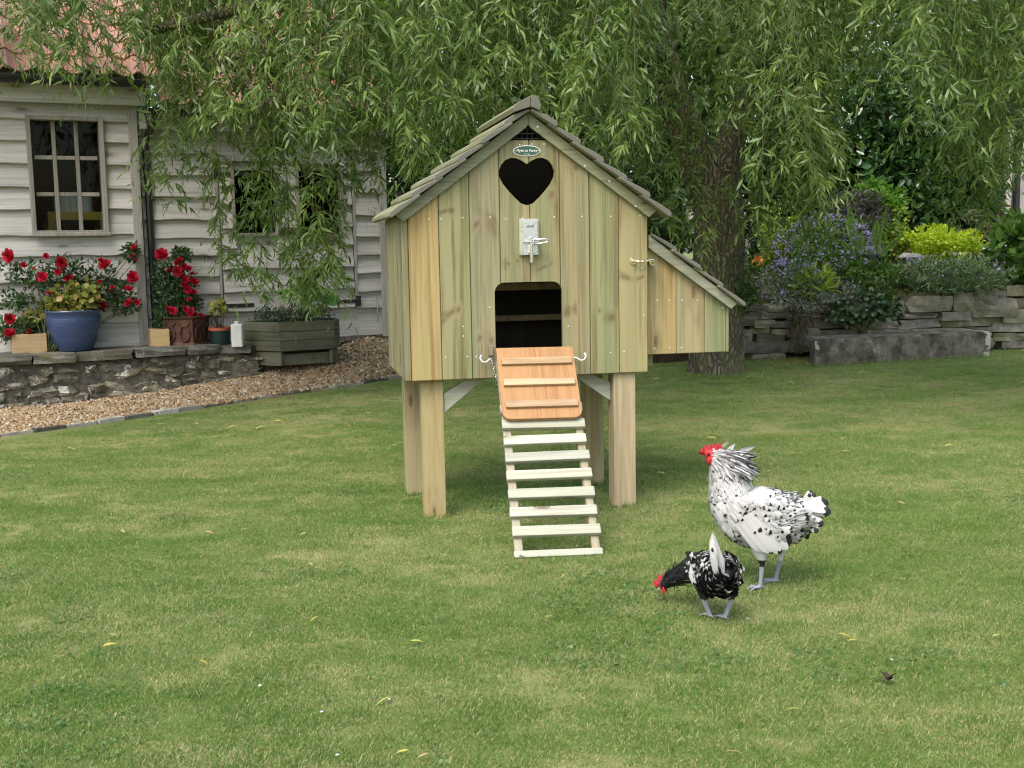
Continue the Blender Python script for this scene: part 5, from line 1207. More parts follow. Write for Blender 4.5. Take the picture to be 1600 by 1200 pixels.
for i, (u, Y, h_, rx, rz, mi, lab) in enumerate((
    (-60, 16.5, 6., 2.2, 3.0, 1, 'leafy tree behind the cabin roof at the far left'), (240, 17.5, 6.5, 2.4, 3.2, 0, 'dark tree behind the red tiled shed roof'), (470, 16, 6.5, 2.2, 3.3, 1, 'mid green tree just right of the shed roof ridge'),
    (640, 14.2, 5.0, 1.7, 2.7, 1, 'mid green tree behind the left slope of the hen house roof'), (800, 16.5, 6.5, 2.3, 3.5, 0, 'dark tree behind the hen house ridge'), (960, 14.6, 5.5, 1.9, 3.0, 1, 'green tree between the ridge and the willow trunk'),
    (1120, 17, 7, 2.5, 3.6, 0, 'dark tree directly behind the willow trunk'), (1050, 15.2, 6.5, 1.5, 3.0, 1, 'leafy tree seen left of the leaning willow limb'), (1250, 15.8, 6.5, 1.0, 2.9, 2, 'pale lime green tree above the laurel'), (1400, 17.5, 6.5, 2.6, 3.3, 1, 'mid green tree rising above the dark laurel'), (1590, 18.5, 7, 2.4, 3.2, 0, 'dark tree behind the brick house corner'))):
    b_ = onY(u, 400, Y); tree('background_tree', lab, (b_[0], Y, .1), h_, (rx, rx * .8, rz), L_BG[mi], 7000, .15)
# laurel
q = onY(1370, 250, 14.)
la = empty('laurel_hedge', (q[0], q[1], .5), 0, 'large dark glossy laurel behind the flower bed', 'laurel')
stems(la, BARK_B, (0, 0, 0), [(random.uniform(-1, 1), random.uniform(-.4, .4), random.uniform(1., 2.6)) for _ in range(16)], .03)
for dx, dz, rx, rz, n_ in ((-.35, 1.0, .9, 1.2, 4200), (.4, 1.2, .75, 1.3, 4200), (-.1, 2.0, 1.0, 1.0, 3200), (-.75, 1.6, .55, .8, 1800), (.75, .6, .5, .8, 1500)):
    leaf_cloud('leaves', L_LAUREL, la, (dx, 0, dz), (rx, .7, rz), n_, BROAD, .115, clump=34, up=.2)['kind'] = 'stuff'
for lab, rect, Y, m_, n_, sz in (('dense green shrub behind the left eave of the hen house', (560, 150, 790, 470), 12.6, L_BG[1], 5200, .085), ('dark shrub between the shed corner and the hen house', (590, 250, 720, 520), 12.0, L_BG[0], 3200, .075), ('dark green shrub behind the right eave of the hen house', (880, 240, 1080, 480), 12.4, L_BG[0], 4200, .085), ('low green undergrowth beneath the willow', (860, 420, 1180, 560), 12.6, L_BG[1], 4200, .08), ('dark shrub right of the willow trunk', (1130, 200, 1290, 450), 13.4, L_BG[0], 4000, .09), ('dark evergreen behind the right end of the bed', (1440, 180, 1552, 400), 13.8, L_LAUREL, 4200, .1)):
    px_bush('garden_shrub', lab, 'shrub', rect, Y, m_, BROAD, sz, n_, dep=.6, clump=40, stem=2, group='shrubs behind the garden', base=.1)
# brick house at the right edge
hq = onY(1578, 330, 15.2)
hs = empty('brick_house', (hq[0], 15.2, .1), R(-4), 'corner of a brown brick house at the right edge', 'house')
z0h, z1h = 1.0, 4.2
MB().b2(.12, 5, .06, 4, -.1, z1h).build('wall', ST_MORTAR, hs)
t = NT('house_brick'); c = t.obj(); rr = t.n('ObjectInfo').outputs['Random']
HB = t.done(t.bsdf(t.mix(t.noise(c, 12., 4.), t.mix(rr, (.16, .085, .06), (.24, .13, .09)), (.13, .10, .085)), .9, .15))
bme = MB().b2(-.105, .105, -.03, .03, -.031, .031).mesh('brick', .004)
for j in range(30):
    for i in range(4):
        o = link('brick', bme, HB, hs.children[0]); o.location = (.23 + i * .225 + (.11 if j % 2 else 0), .045, 1.0 + j * .075)
MB().b2(-.06, .01, -.02, .06, .6, 2.5).build('door_post', W_GREY, hs, .004); MB().b2(.10, .16, -.06, .0, .6, z1h).build('corner_trim', W_GREYV, hs, .004)
MB().tube([(.055, -.05, .3), (.055, -.05, 4.1)], .045, 12).build('downpipe', BLACKP, hs, smooth=False)
MB().b2(-.5, 5.2, -.5, 4, z1h, z1h + .12).build('roof', BARK_D, hs)

# ================================================================== the willow
wb = np.array([1.78, 9.95, .09])
wlw = empty('willow_tree', tuple(wb), 0, 'great weeping willow with furrowed trunk and hanging leafy strands', 'tree')
WT = MB()
def wpt(u, v, Y=9.95): return Vector(A(onY(u, v, Y)) - wb)
def wrad(pxw, Y=9.95): return pxw * Y / F / 2
WT.tube([wpt(1120, 600), wpt(1120, 583), wpt(1119, 560), wpt(1119, 500), wpt(1122, 430), wpt(1124, 360), wpt(1122, 318), wpt(1128, 270), wpt(1146, 205), wpt(1178, 120), wpt(1200, 40), wpt(1218, -60), wpt(1235, -220)], [wrad(w_) for w_ in (112, 96, 88, 84, 80, 78, 78, 56, 44, 40, 36, 32, 22)], 18)
WT.tube([wpt(1128, 372), wpt(1112, 318), wpt(1092, 262), wpt(1066, 185), wpt(1044, 120), wpt(1022, 50), wpt(1004, -30), wpt(985, -160)], [wrad(w_) for w_ in (56, 62, 60, 54, 50, 48, 44, 30)], 16)
limb_ends = []
def limb(pts, r0, r1, n_=8): WT.tube(pts, list(np.linspace(r0, r1, len(pts))), n_)
a0 = wpt(1040, 105)
limb([a0, a0 + Vector((-.5, -.5, .25)), a0 + Vector((-1.4, -1.1, .45)), a0 + Vector((-2.6, -1.6, .35)), a0 + Vector((-3.8, -1.9, .0))], .11, .03)
limb([wpt(1005, -20), wpt(1005, -20) + Vector((-.6, -.8, .6)), wpt(1005, -20) + Vector((-1.8, -1.6, 1.0)), wpt(1005, -20) + Vector((-3.4, -2.2, 1.0)), wpt(1005, -20) + Vector((-5., -2.4, .5))], .12, .03)
limb([wpt(1035, 80), wpt(970, 82, 9.6), wpt(900, 100, 9.3), wpt(840, 118, 9.1), wpt(760, 150, 8.9)], .05, .015)
limb([wpt(1050, 150), wpt(985, 120, 9.5), wpt(915, 95, 9.3), wpt(870, 60, 9.2)], .035, .012)
limb([wpt(1200, 60), wpt(1200, 60) + Vector((.7, -.6, .4)), wpt(1200, 60) + Vector((1.8, -1.2, .7)), wpt(1200, 60) + Vector((3.2, -1.6, .6))], .10, .03)
limb([wpt(1175, 130), wpt(1240, 40, 9.6), wpt(1330, -40, 9.2), wpt(1480, -120, 8.8)], .07, .02)
limb([wpt(1210, -30), wpt(1210, -30) + Vector((.2, -.9, .5)), wpt(1210, -30) + Vector((.2, -2.2, .9))], .09, .03)
limb([wpt(1010, -60), wpt(1010, -60) + Vector((.1, -1.1, .7)), wpt(1010, -60) + Vector((-.3, -2.6, 1.0)), wpt(1010, -60) + Vector((-.6, -3.6, .8))], .09, .03)
tr_ = WT.build('trunk', BARK_W, wlw, smooth=True)
L_WIL = leafmat('willow_leaf', [(.058, .11, .024), (.115, .19, .038), (.20, .28, .064), (.36, .41, .15)], .38, .38, .45, under=(.22, .30, .14), big=(.7, (.70, .80, .70)))
TWIG = plain('willow_twig', (.13, .14, .045), .6, .3, mott=.25)
BOT = [(-200, 140), (0, 115), (60, 140), (100, 155), (180, 170), (232, 185), (270, 215), (330, 240), (350, 235), (372, 225), (400, 225), (446, 235), (500, 235), (550, 240), (575, 260), (605, 270), (640, 320), (700, 300), (760, 240), (830, 190), (900, 250), (960, 300), (1010, 330), (1050, 385), (1068, 385), (1085, 250), (1100, 200), (1125, 210), (1150, 260), (1175, 330), (1200, 390), (1240, 370), (1290, 350), (1305, 230), (1330, 160), (1400, 140), (1450, 165), (1475, 290), (1500, 340), (1540, 345), (1556, 330), (1563, 190), (1582, 190), (1592, 240), (1620, 300), (1800, 330)]
LP, LD, LS_, LR, ST = [], [], [], [], MB()
def strand(x, Y, zt, zb, lean, per_m=62, sz=.085, spread=.05):
    L = zt - zb
    if L < .25: return
    k = 7; t_ = np.linspace(0, 1, k); ph = RNG.uniform(0, 6.3)
    px = x + lean[0] * (1 - (1 - t_) ** 2) + .09 * L * np.sin(t_ * 3.4 + ph) * t_; py = Y + lean[1] * (1 - (1 - t_) ** 2) + .05 * L * np.cos(t_ * 2.2 + ph) * t_; pz = zt - L * (t_ ** 1.08)
    P_ = np.stack([px, py, pz], 1)
    ST.tube([tuple(q - wb) for q in P_], list(np.linspace(.0036, .0009, k)), 3, cap=False)
    nt_ = max(2, int(L * per_m / 6.5)); tt = RNG.random(nt_) ** .85; p0 = np.stack([np.interp(tt, t_, P_[:, j]) for j in range(3)], 1)
    az = RNG.uniform(0, 6.283, nt_); out = np.stack([np.cos(az), np.sin(az), np.zeros(nt_)], 1)
    tl = RNG.uniform(.07, .46, nt_) * (1.1 - .5 * tt); k2 = 9
    sv = np.tile(np.linspace(.12, 1., k2), (nt_, 1)) + RNG.uniform(-.05, .05, (nt_, k2))
    up_ = RNG.uniform(-.35, .3, nt_)
    pos = p0[:, None] + out[:, None] * (tl[:, None] * .75 * sv)[..., None] + A([0, 0, -1.]) * (tl[:, None] * (up_[:, None] * sv + .75 * sv * sv))[..., None]
    tan = out[:, None] * .75 + A([0, 0, -1.]) * (up_[:, None] + 1.5 * sv)[..., None]; tan = unit(tan)
    sd = unit(np.cross(tan, np.broadcast_to(A([0, 0, 1.]), tan.shape) + .01)) * np.where(np.arange(k2) % 2, 1, -1)[None, :, None]
    dr = tan * .8 + sd * RNG.uniform(.3, 1.0, (nt_, k2, 1)) + RNG.standard_normal((nt_, k2, 3)) * .28 + A([0, 0, -.22])
    tone = RNG.beta(1.6, 1.9); LR.append(np.clip(tone * .62 + RNG.uniform(0, .38, nt_ * k2) + RNG.normal(0, .08, nt_ * k2), 0, 1)); LP.append(pos.reshape(-1, 3)); LD.append(dr.reshape(-1, 3)); LS_.append((RNG.uniform(.55, 1.2, (nt_, k2)) * sz * (1.1 - .25 * sv)).ravel())
cl_u = np.sort(RNG.uniform(-260, 1860, 210)); cl_y = RNG.uniform(6.5, 9.6, 210); cl_w = RNG.uniform(.4, 1.6, 210)
def place(u, Y, vb, zt_off, **kw):
    e_ = onY(u, vb, Y); strand(e_[0] - kw['lean'][0], Y - kw['lean'][1], e_[2] + zt_off, e_[2], **kw)
for i in range(1020):
    j = RNG.choice(210, p=cl_w / cl_w.sum()); u = cl_u[j] + RNG.normal(0, 16); Y = float(np.clip(cl_y[j] + RNG.normal(0, .25), 6.4, 9.75))
    b_ = interp(u, BOT)
    if u < 90 and RNG.random() < .35: continue
    if 990 < u < 1175 and RNG.random() < .5: continue
    if 340 < u < 560 : Y = min(Y, 9.3)
    vb = b_ - abs(RNG.normal(0, 1)) * (85 if b_ > 250 else 45) - RNG.uniform(0, 40)
    if RNG.random() < .45: vb = min(vb, RNG.uniform(-40, b_))
    top = RNG.uniform(3.2, 4.5); zb = onY(u, vb, Y)[2]
    place(u, Y, vb, max(.5, top - zb), lean=(RNG.normal(0, .38), RNG.normal(0, .2)))
# the long strands that hang in front of the shed doors, and a few near ones
for u, vb, Y, n_ in ((362, 452, 9.0, 3), (374, 400, 8.9, 1), (444, 470, 8.7, 3), (458, 495, 8.6, 3), (472, 508, 8.8, 3), (488, 455, 8.7, 3), (520, 500, 8.6, 2), (540, 470, 8.7, 2), (556, 400, 8.8, 1), (408, 330, 8.9, 2), (305, 340, 8.8, 2), (280, 320, 9.0, 2), (340, 250, 8.8, 3), (590, 330, 9.2, 2), (622, 205, 6.6, 2), (655, 215, 6.6, 2), (680, 190, 6.6, 1), (500, 215, 6.8, 2), (1075, 400, 8.8, 3), (1050, 390, 8.8, 2), (1020, 330, 8.8, 3), (1240, 370, 8.8, 5), (1270, 350, 8.8, 5), (1215, 390, 8.9, 4), (1190, 330, 8.9, 3), (1290, 300, 8.8, 3), (1500, 345, 9, 4), (1530, 350, 9, 4), (1550, 330, 9, 3), (1480, 300, 9, 3), (1585, 300, 8.8, 3)):
    for _ in range(n_):
        place(u + RNG.normal(0, 9), Y + RNG.normal(0, .12), vb - RNG.uniform(0, 40), RNG.uniform(1.8, 2.6), lean=(RNG.normal(0, .15), RNG.normal(0, .1)), per_m=92, sz=.10)
pos = np.concatenate(LP); dr = np.concatenate(LD); sc = np.concatenate(LS_)
print('willow leaves', len(pos))
X, Y_, Zx = axes(dr, RNG.standard_normal((len(dr), 3)) + A([0, -.3, .8]))
link('crown', scatter('crown', WILLOW, pos - wb, X, Y_, Zx, sc, np.concatenate(LR)), L_WIL, wlw)['kind'] = 'stuff'
ST.build('branchlets', TWIG, wlw)['kind'] = 'stuff'
# the upper dome of the crown, above the picture
n = 3800
dv = unit(RNG.standard_normal((n, 3)) * A([1, 1, .7])); dv[:, 2] = np.abs(dv[:, 2]) * .9 - .12
pos = A([.2, -.6, 3.5]) + dv * A([5.2, 3.1, 2.6]) * RNG.uniform(.55, 1., (n, 1))
pos = pos[(pos[:, 2] + wb[2]) > 3.35]; n = len(pos)
X, Y_, Zx = axes(RNG.standard_normal((n, 3)) * .6 + A([0, 0, -1.]), RNG.standard_normal((n, 3)) + A([0, 0, .8]))
link('upper_crown', scatter('upper_crown', WILLOW, pos, X, Y_, Zx, RNG.uniform(.14, .26, n), sx=np.full(n, 1.9)), L_WIL, wlw)['kind'] = 'stuff'
# sprouts on the trunk
leaf_cloud('sprouts', L_BG[1], wlw, tuple(wpt(1158, 430, 9.8)), (.14, .16, .32), 420, BROAD, .065, clump=12)['kind'] = 'stuff'

def cpl(x, y): q = CP + CX * x + CY * y; return (q[0], q[1])
fl_ = []
for x0, x1, y0, y1 in ((.056, .155, .045, .115), (.934, 1.038, .0225, .115), (.035, .12, .56, .66), (.945, 1.04, .56, .66)):
    c4 = [cpl(x0, y0), cpl(x1, y0), cpl(x1, y1), cpl(x0, y1)]
    fl_ += [(*c4[i], *c4[(i + 1) % 4], .008) for i in range(4)]
fl2 = [(bl0[0], bl0[1], bl1[0], bl1[1], .025), (bl0[0], bl0[1], bl0[0] - .1, bl0[1] + .35, .03), (WA[0] - .5, WA[1] - .05, WA[0] + .9, WA[1], .04), (bl1[0], bl1[1] + .3, WBp[0] + .3, WBp[1] - .1, .05)] + [(wb[0] + .42 * math.cos(a_), wb[1] + .42 * math.sin(a_), wb[0] + .42 * math.cos(a_ + .5), wb[1] + .42 * math.sin(a_ + .5), .04) for a_ in np.arange(3., 6.4, .5)]
link('grass_fringe', fringe(fl_, 110), LAWN_BLADE, kind='stuff', label='longer uncut grass around the posts and ladder foot')
link('grass_fringe', fringe(fl2, 130, .06), LAWN_BLADE, kind='stuff', label='longer uncut grass along the stone block, wall and willow base')
# ================================================================== poultry
def featmat(name, white, black, kind, e0=.57):
    """kind 0: dark mark at the tip of some feathers, 1: long streaked hackles"""
    t = NT(name)
    a_ = t.n('SeparateXYZ', {0: t.n('UVMap', uv_map='uv').outputs[0]}).outputs; b_ = t.n('SeparateXYZ', {0: t.n('UVMap', uv_map='uv2').outputs[0]}).outputs
    rnd, al, ac, pr = a_[0], a_[1], b_[0], b_[1]
    dx = t.math('ABSOLUTE', t.math('SUBTRACT', ac, .5))
    r2 = t.math('FRACT', t.math('MULTIPLY', rnd, 13.7))
    wv = t.math('MULTIPLY', t.math('SUBTRACT', t.noise(t.n('CombineXYZ', {0: t.math('MULTIPLY', ac, 3.), 1: t.math('MULTIPLY', al, 4.), 2: t.math('MULTIPLY', rnd, 50.)}).outputs[0], 2.5, 3.), .5), .35)
    if kind == 0:
        edge = t.math('ADD', t.math('MULTIPLY_ADD', r2, .16, e0), wv)
        m_ = t.math('MULTIPLY', t.math('GREATER_THAN', t.math('ADD', al, t.math('MULTIPLY', dx, -.25)), edge), t.math('LESS_THAN', rnd, pr))
    else:
        m_ = t.math('MULTIPLY', t.math('LESS_THAN', t.math('ADD', dx, wv), t.math('MULTIPLY_ADD', al, .2, .06)), t.math('LESS_THAN', rnd, pr))
    shade = t.math('MULTIPLY_ADD', r2, .22, .86)
    col = t.mix(m_, t.mix(1., white, t.n('CombineXYZ', {0: shade, 1: shade, 2: shade}).outputs[0], 'MULTIPLY'), black)
    barb = t.noise(t.n('CombineXYZ', {0: t.math('MULTIPLY', ac, 1.5), 1: t.math('ADD', al, t.math('MULTIPLY', dx, -1.2)), 2: rnd}).outputs[0], 40., 2.)
    s_ = t.bsdf(col, .48, .45, t.bump(barb, .4, .002))
    return t.done(t.n('MixShader', {0: .12, 1: s_, 2: t.n('BsdfTranslucent', {0: col}).outputs[0]}).outputs[0])
FE_BODY = featmat('feather_spangled', (.57, .56, .54), (.012, .012, .014), 0, .66)
FE_QUILL = featmat('feather_quill', (.58, .57, .55), (.012, .012, .014), 0, .80)
FE_TAIL = featmat('feather_tail', (.56, .55, .53), (.012, .012, .014), 0, .66)
FE_HACK = featmat('feather_hackle', (.55, .54, .52), (.02, .02, .022), 1)
FE_DARK = featmat('feather_black_laced', (.012, .012, .014), (.58, .57, .54), 0)
FE_DARKH = featmat('feather_black_hackle', (.012, .012, .014), (.45, .45, .42), 1)
def feather_t(wid, rows=5, curl=.12, cup=.06, tipw=.5, base=.35):
    vs, al = [], []
    for i in range(rows + 1):
        t_ = i / rows; w_ = wid * (base + (1 - base) * math.sin(math.pi * min(1., t_ * 1.15) * .5)) * (1 if t_ < .7 else (1 - (1 - tipw) * ((t_ - .7) / .3) ** 1.5 * 1.0))
        if i == rows: w_ *= .35
        for x in (-1, 0, 1): vs.append((x * w_, t_, -curl * t_ * t_ + (cup * wid * 4 * (1 - abs(x)) if 1 else 0))); al.append(t_)
    q = A([[i * 3 + j, i * 3 + j + 1, i * 3 + 4 + j, i * 3 + 3 + j] for i in range(rows) for j in (0, 1)])
    return (vs, [q], A(al))
F_SHORT = feather_t(.34); F_HACK = feather_t(.05, 6, .24, .1, .25, .5); F_QUILL = feather_t(.14, 6, .08, .06, .75, .7); F_TAIL = feather_t(.19, 6, .1, .05, .95, .45)
class Bird:
    """body spine tail->head in its own frame: x forward, y left, z up"""
    def __init__(s, name, label, cat, loc, heading, spine):
        s.loc = np.array(loc); s.e = empty(name, loc, heading, label, cat); s.h = heading
        s.fx = A([math.cos(heading), math.sin(heading), 0]); s.fy = A([-math.sin(heading), math.cos(heading), 0])
        sp = A(spine, float) if False else np.array(spine, float)
        k = len(sp); tt = np.linspace(0, 1, k); fine = np.linspace(0, 1, 60)
        def smooth(y):  # Catmull-Rom through the stations
            out = []
            for f_ in fine * (k - 1):
                i = min(int(f_), k - 2); u = f_ - i; p = [y[max(0, min(k - 1, i + d_))] for d_ in (-1, 0, 1, 2)]
                out.append(.5 * (2 * p[1] + (-p[0] + p[2]) * u + (2 * p[0] - 5 * p[1] + 4 * p[2] - p[3]) * u * u + (-p[0] + 3 * p[1] - 3 * p[2] + p[3]) * u ** 3))
            return np.array(out)
        s.x, s.yo, s.z, s.rv, s.rw = [smooth(sp[:, j]) for j in range(5)]
        s.C = np.stack([s.x, s.yo, s.z], 1); s.T = unit(np.gradient(s.C, axis=0))
        s.U = unit(np.cross(np.cross(s.T, A([0, 0, 1.]) + 0 * s.T), s.T) * 1.0)
        # keep the "up" of each ring consistent along the spine
        s.Sd = unit(np.cross(s.U, s.T))
    def loc_of(s, P): P = np.asarray(P) - s.loc; return A([P @ s.fx, P @ s.fy, P[2]])
    def pt(s, t_, a_, infl=1.):
        """surface point, outward normal, tailward direction at spine parameter t_ and angle a_ (0 = up)"""
        q = t_ * 59; C, T, U, Sd, rv, rw = [np.stack([np.interp(q, np.arange(60), y_[:, j]) for j in range(3)], -1) for y_ in (s.C, s.T, s.U, s.Sd)] + [np.interp(q, np.arange(60), s.rv), np.interp(q, np.arange(60), s.rw)]
        ca, sa = np.cos(a_)[:, None], np.sin(a_)[:, None]
        P = C + (U * ca * rv[:, None] + Sd * sa * rw[:, None]) * infl
        N = unit(U * ca / rv[:, None] + Sd * sa / rw[:, None])
        return P, N, -unit(T)
    def body(s, legs, vox, colour, mats):
        mb = MB(); n_ = 20
        a_ = np.linspace(0, 2 * np.pi, n_, endpoint=False); vs = []
        for i in range(60):
            for q in a_: vs.append(s.C[i] + s.U[i] * math.cos(q) * s.rv[i] + s.Sd[i] * math.sin(q) * s.rw[i])
        fs = [(i * n_ + j, i * n_ + (j + 1) % n_, (i + 1) * n_ + (j + 1) % n_, (i + 1) * n_ + j) for i in range(59) for j in range(n_)] + [list(range(n_ - 1, -1, -1)), list(range(59 * n_, 60 * n_))]
        mb.add(vs, fs)
        for pts_, rad in legs: mb.tube(pts_, rad, 8)
        o = mb.build('body', None, s.e)
        m_ = o.modifiers.new('r', 'REMESH'); m_.mode = 'VOXEL'; m_.voxel_size = vox; m2 = o.modifiers.new('s', 'SMOOTH'); m2.iterations = 3; m2.factor = .5
        me = evaluated(o); o.modifiers.clear(); o.data = me
        co = np.empty(len(me.vertices) * 3, np.float32); me.vertices.foreach_get('co', co); co = co.reshape(-1, 3)
        ca = me.color_attributes.new('tone', 'FLOAT_COLOR', 'POINT'); rgba = np.ones((len(co), 4), np.float32); rgba[:, :3] = colour(co); ca.data.foreach_set('color', rgba.ravel())
        me.materials.clear(); me.materials.append(mats); me.polygons.foreach_set('use_smooth', [True] * len(me.polygons)); o.name = 'body'; return o
    def cover(s, name, T, n_, t0, t1, a0, a1, ln, m_, prob, lift=.14, infl=1.0, jit=.25, wf=None, extra=None):
        t_ = RNG.uniform(t0, t1, n_); a_ = RNG.uniform(a0, a1, n_) * RNG.choice([-1, 1], n_)
        P, N, B = s.pt(t_, a_, infl)
        Y = unit(B + N * lift + RNG.standard_normal((n_, 3)) * jit * .5 + (extra if extra is not None else 0.))
        X, Y, Zx = axes(Y, N + RNG.standard_normal((n_, 3)) * .15)
        l_ = RNG.uniform(.75, 1.2, n_) * (ln if np.isscalar(ln) else ln(t_))
        pr = np.full(n_, prob) if np.isscalar(prob) else prob(t_, a_)
        o = link(name, scatter(name, T, P - N * .002, X, Y, Zx, l_, None, pr, True), m_, s.e); o['kind'] = 'stuff'; return o
    def quills(s, name, lst, T, m_, prob, as_parts=False, up=None):
        for i, (b_, tip, face, wsc) in enumerate(lst):
            b_, tip = A(b_, dtype=float) if False else np.array(b_, float), np.array(tip, float); Yv = tip - b_; L = np.linalg.norm(Yv)
            X, Y, Zx = axes(Yv[None], np.array(face, float)[None])
            o = link(name, scatter(name, T, b_[None], X, Y, Zx, [L], RNG.random(1) * .9, np.array([prob if np.isscalar(prob) else prob[i]]), True, sx=np.array([wsc])), m_, s.e)
t = NT('bird_skin'); BIRD = t.done(t.bsdf(t.n('VertexColor', layer_name='tone').outputs[0], .6, .3, t.bump(t.noise(t.obj(False), 220., 3.), .5, .002)))
COMB = plain('red_comb', (.40, .018, .024), .6, .3, mott=.4, bumpn=.3); BEAK = plain('horn_beak', (.20, .19, .17), .4, .4, mott=.3); BEAKP = plain('pale_beak', (.50, .45, .36), .4, .4, mott=.2)
EYE = plain('dark_eye', (.01, .006, .004), .1, .6); LOBE = plain('white_earlobe', (.75, .68, .64), .6, .3)
def toes(foot, fwd, lf, L, r):
    out = []; f = Vector(foot)
    for an in (-.55, .05, .6):
        d_ = Vector(fwd) * math.cos(an) + Vector(lf) * math.sin(an); out.append(([f + Vector((0, 0, .008)), f + d_ * L * .5 + Vector((0, 0, .012)), f + d_ * L + Vector((0, 0, .003))], [r, r * .85, r * .5]))
    d_ = -Vector(fwd); out.append(([f + Vector((0, 0, .012)), f + d_ * L * .5 + Vector((0, 0, .008))], [r * .85, r * .45]))
    return out
# --- rooster: walks to the left, neck feathers ruffled
rl_ = A(onz(1200, 916, 0)); RPX = 443.
def rp(u, v): return ((1200 - u) / RPX, (914 - v) / RPX)
spine = []
for u, v, rv_, w_ in ((1268, 788, 7, .018), (1250, 793, 21, .05), (1226, 803, 36, .078), (1196, 806, 47, .092), (1166, 797, 47, .090), (1147, 780, 39, .078), (1138, 757, 29, .060), (1130, 735, 20, .042), (1122, 718, 14, .030), (1114, 707, 11.5, .024), (1107, 704, 9, .018), (1101, 704, 5, .010)):
    x, z = rp(u, v); spine.append((x, 0, z, rv_ / RPX, w_))
ro = Bird('rooster', 'white rooster with black spangles and ruffled neck feathers walking left', 'rooster', tuple(rl_), math.pi - .12, spine)
def leg(b, top, hock, foot, rth, rsh, y):
    (tx, tz), (hx, hz), (fx, fz) = top, hock, foot
    return [([(tx, y * .8, tz), ((tx + hx) / 2, y, (tz + hz) / 2), (hx, y, hz)], [rth, rth * .72, rsh * 1.25]), ([(hx, y, hz), ((hx + fx) / 2, y, (hz + fz) / 2), (fx, y, .006)], [rsh * 1.2, rsh, rsh * .95])]
LA = leg(ro, rp(1185, 845), rp(1189, 872), rp(1186, 912), .034, .0085, .045); LB = leg(ro, rp(1222, 845), rp(1222, 868), rp(1213, 912), .034, .0085, -.04)
legs = LA + LB + toes((rp(1186, 912)[0], .045, 0), (1, .1, 0), (-.1, 1, 0), .052, .0058) + toes((rp(1213, 912)[0], -.04, 0), (1, -.2, 0), (.2, 1, 0), .052, .0058)
headx = rp(1114, 707)
def rcol(co):
    c = np.tile(A([.62, .61, .58]), (len(co), 1))
    lowl = co[:, 2] < rp(0, 880)[1] + .006; c[lowl] = (.27, .28, .32)
    bandm = (co[:, 2] < rp(0, 866)[1]) & ~lowl & (co[:, 1] > 0); c[bandm] = (.02, .02, .02)
    face = (co[:, 0] > rp(1116, 0)[0]) & (co[:, 2] > rp(0, 716)[1]); c[face] = (.5, .03, .035)
    return c
ro.body(legs, .0042, rcol, BIRD)
ro.cover('breast_feathers', F_SHORT, 900, .30, .72, .0, math.pi, .036, FE_BODY, lambda t_, a_: np.where(np.abs(a_) > 1.1, .8, .6), .12)
ro.cover('back_feathers', feather_t(.2), 1100, .12, .60, 0., 1.75, .032, FE_BODY, .55, .10)
ro.cover('saddle_feathers', F_HACK, 380, .16, .36, 0., 1.7, .062, FE_HACK, .6, .10, extra=A([0, 0, -.18]))
ro.cover('belly_feathers', F_SHORT, 420, .10, .45, 1.7, math.pi, .042, FE_BODY, .45, .2)
ro.cover('hackles', F_HACK, 1000, .66, .87, 0., math.pi, lambda t_: .048 + .018 * (t_ < .76), FE_HACK, .85, .34, jit=.5, extra=A([-.10, 0, -.10]))
ro.cover('ruffled_hackles', F_HACK, 420, .66, .84, 0., 1.3, .066, FE_HACK, .6, .6, jit=.8, extra=A([-.5, 0, -.25]))
ro.cover('loose_hackles', feather_t(.075, 6, .35, .1, .3, .5), 90, .66, .80, 0., .95, .095, FE_HACK, .55, .9, jit=.8, extra=A([-1.0, 0, .12]))
ro.cover('raised_hackles', F_HACK, 260, .69, .82, 0., 1.0, .068, FE_HACK, .6, .8, jit=.9, extra=A([-.8, 0, .15]))
ro.cover('collar_feathers', F_SHORT, 700, .52, .74, 0., math.pi, .024, FE_BODY, .95, .14, 1.12)
ro.cover('head_feathers', F_HACK, 160, .78, .885, 0., 2.4, .035, FE_HACK, .6, .2, jit=.3)
ro.cover('shoulder_feathers', F_SHORT, 240, .42, .60, .7, 1.9, .045, FE_BODY, .75, .14, 1.05)
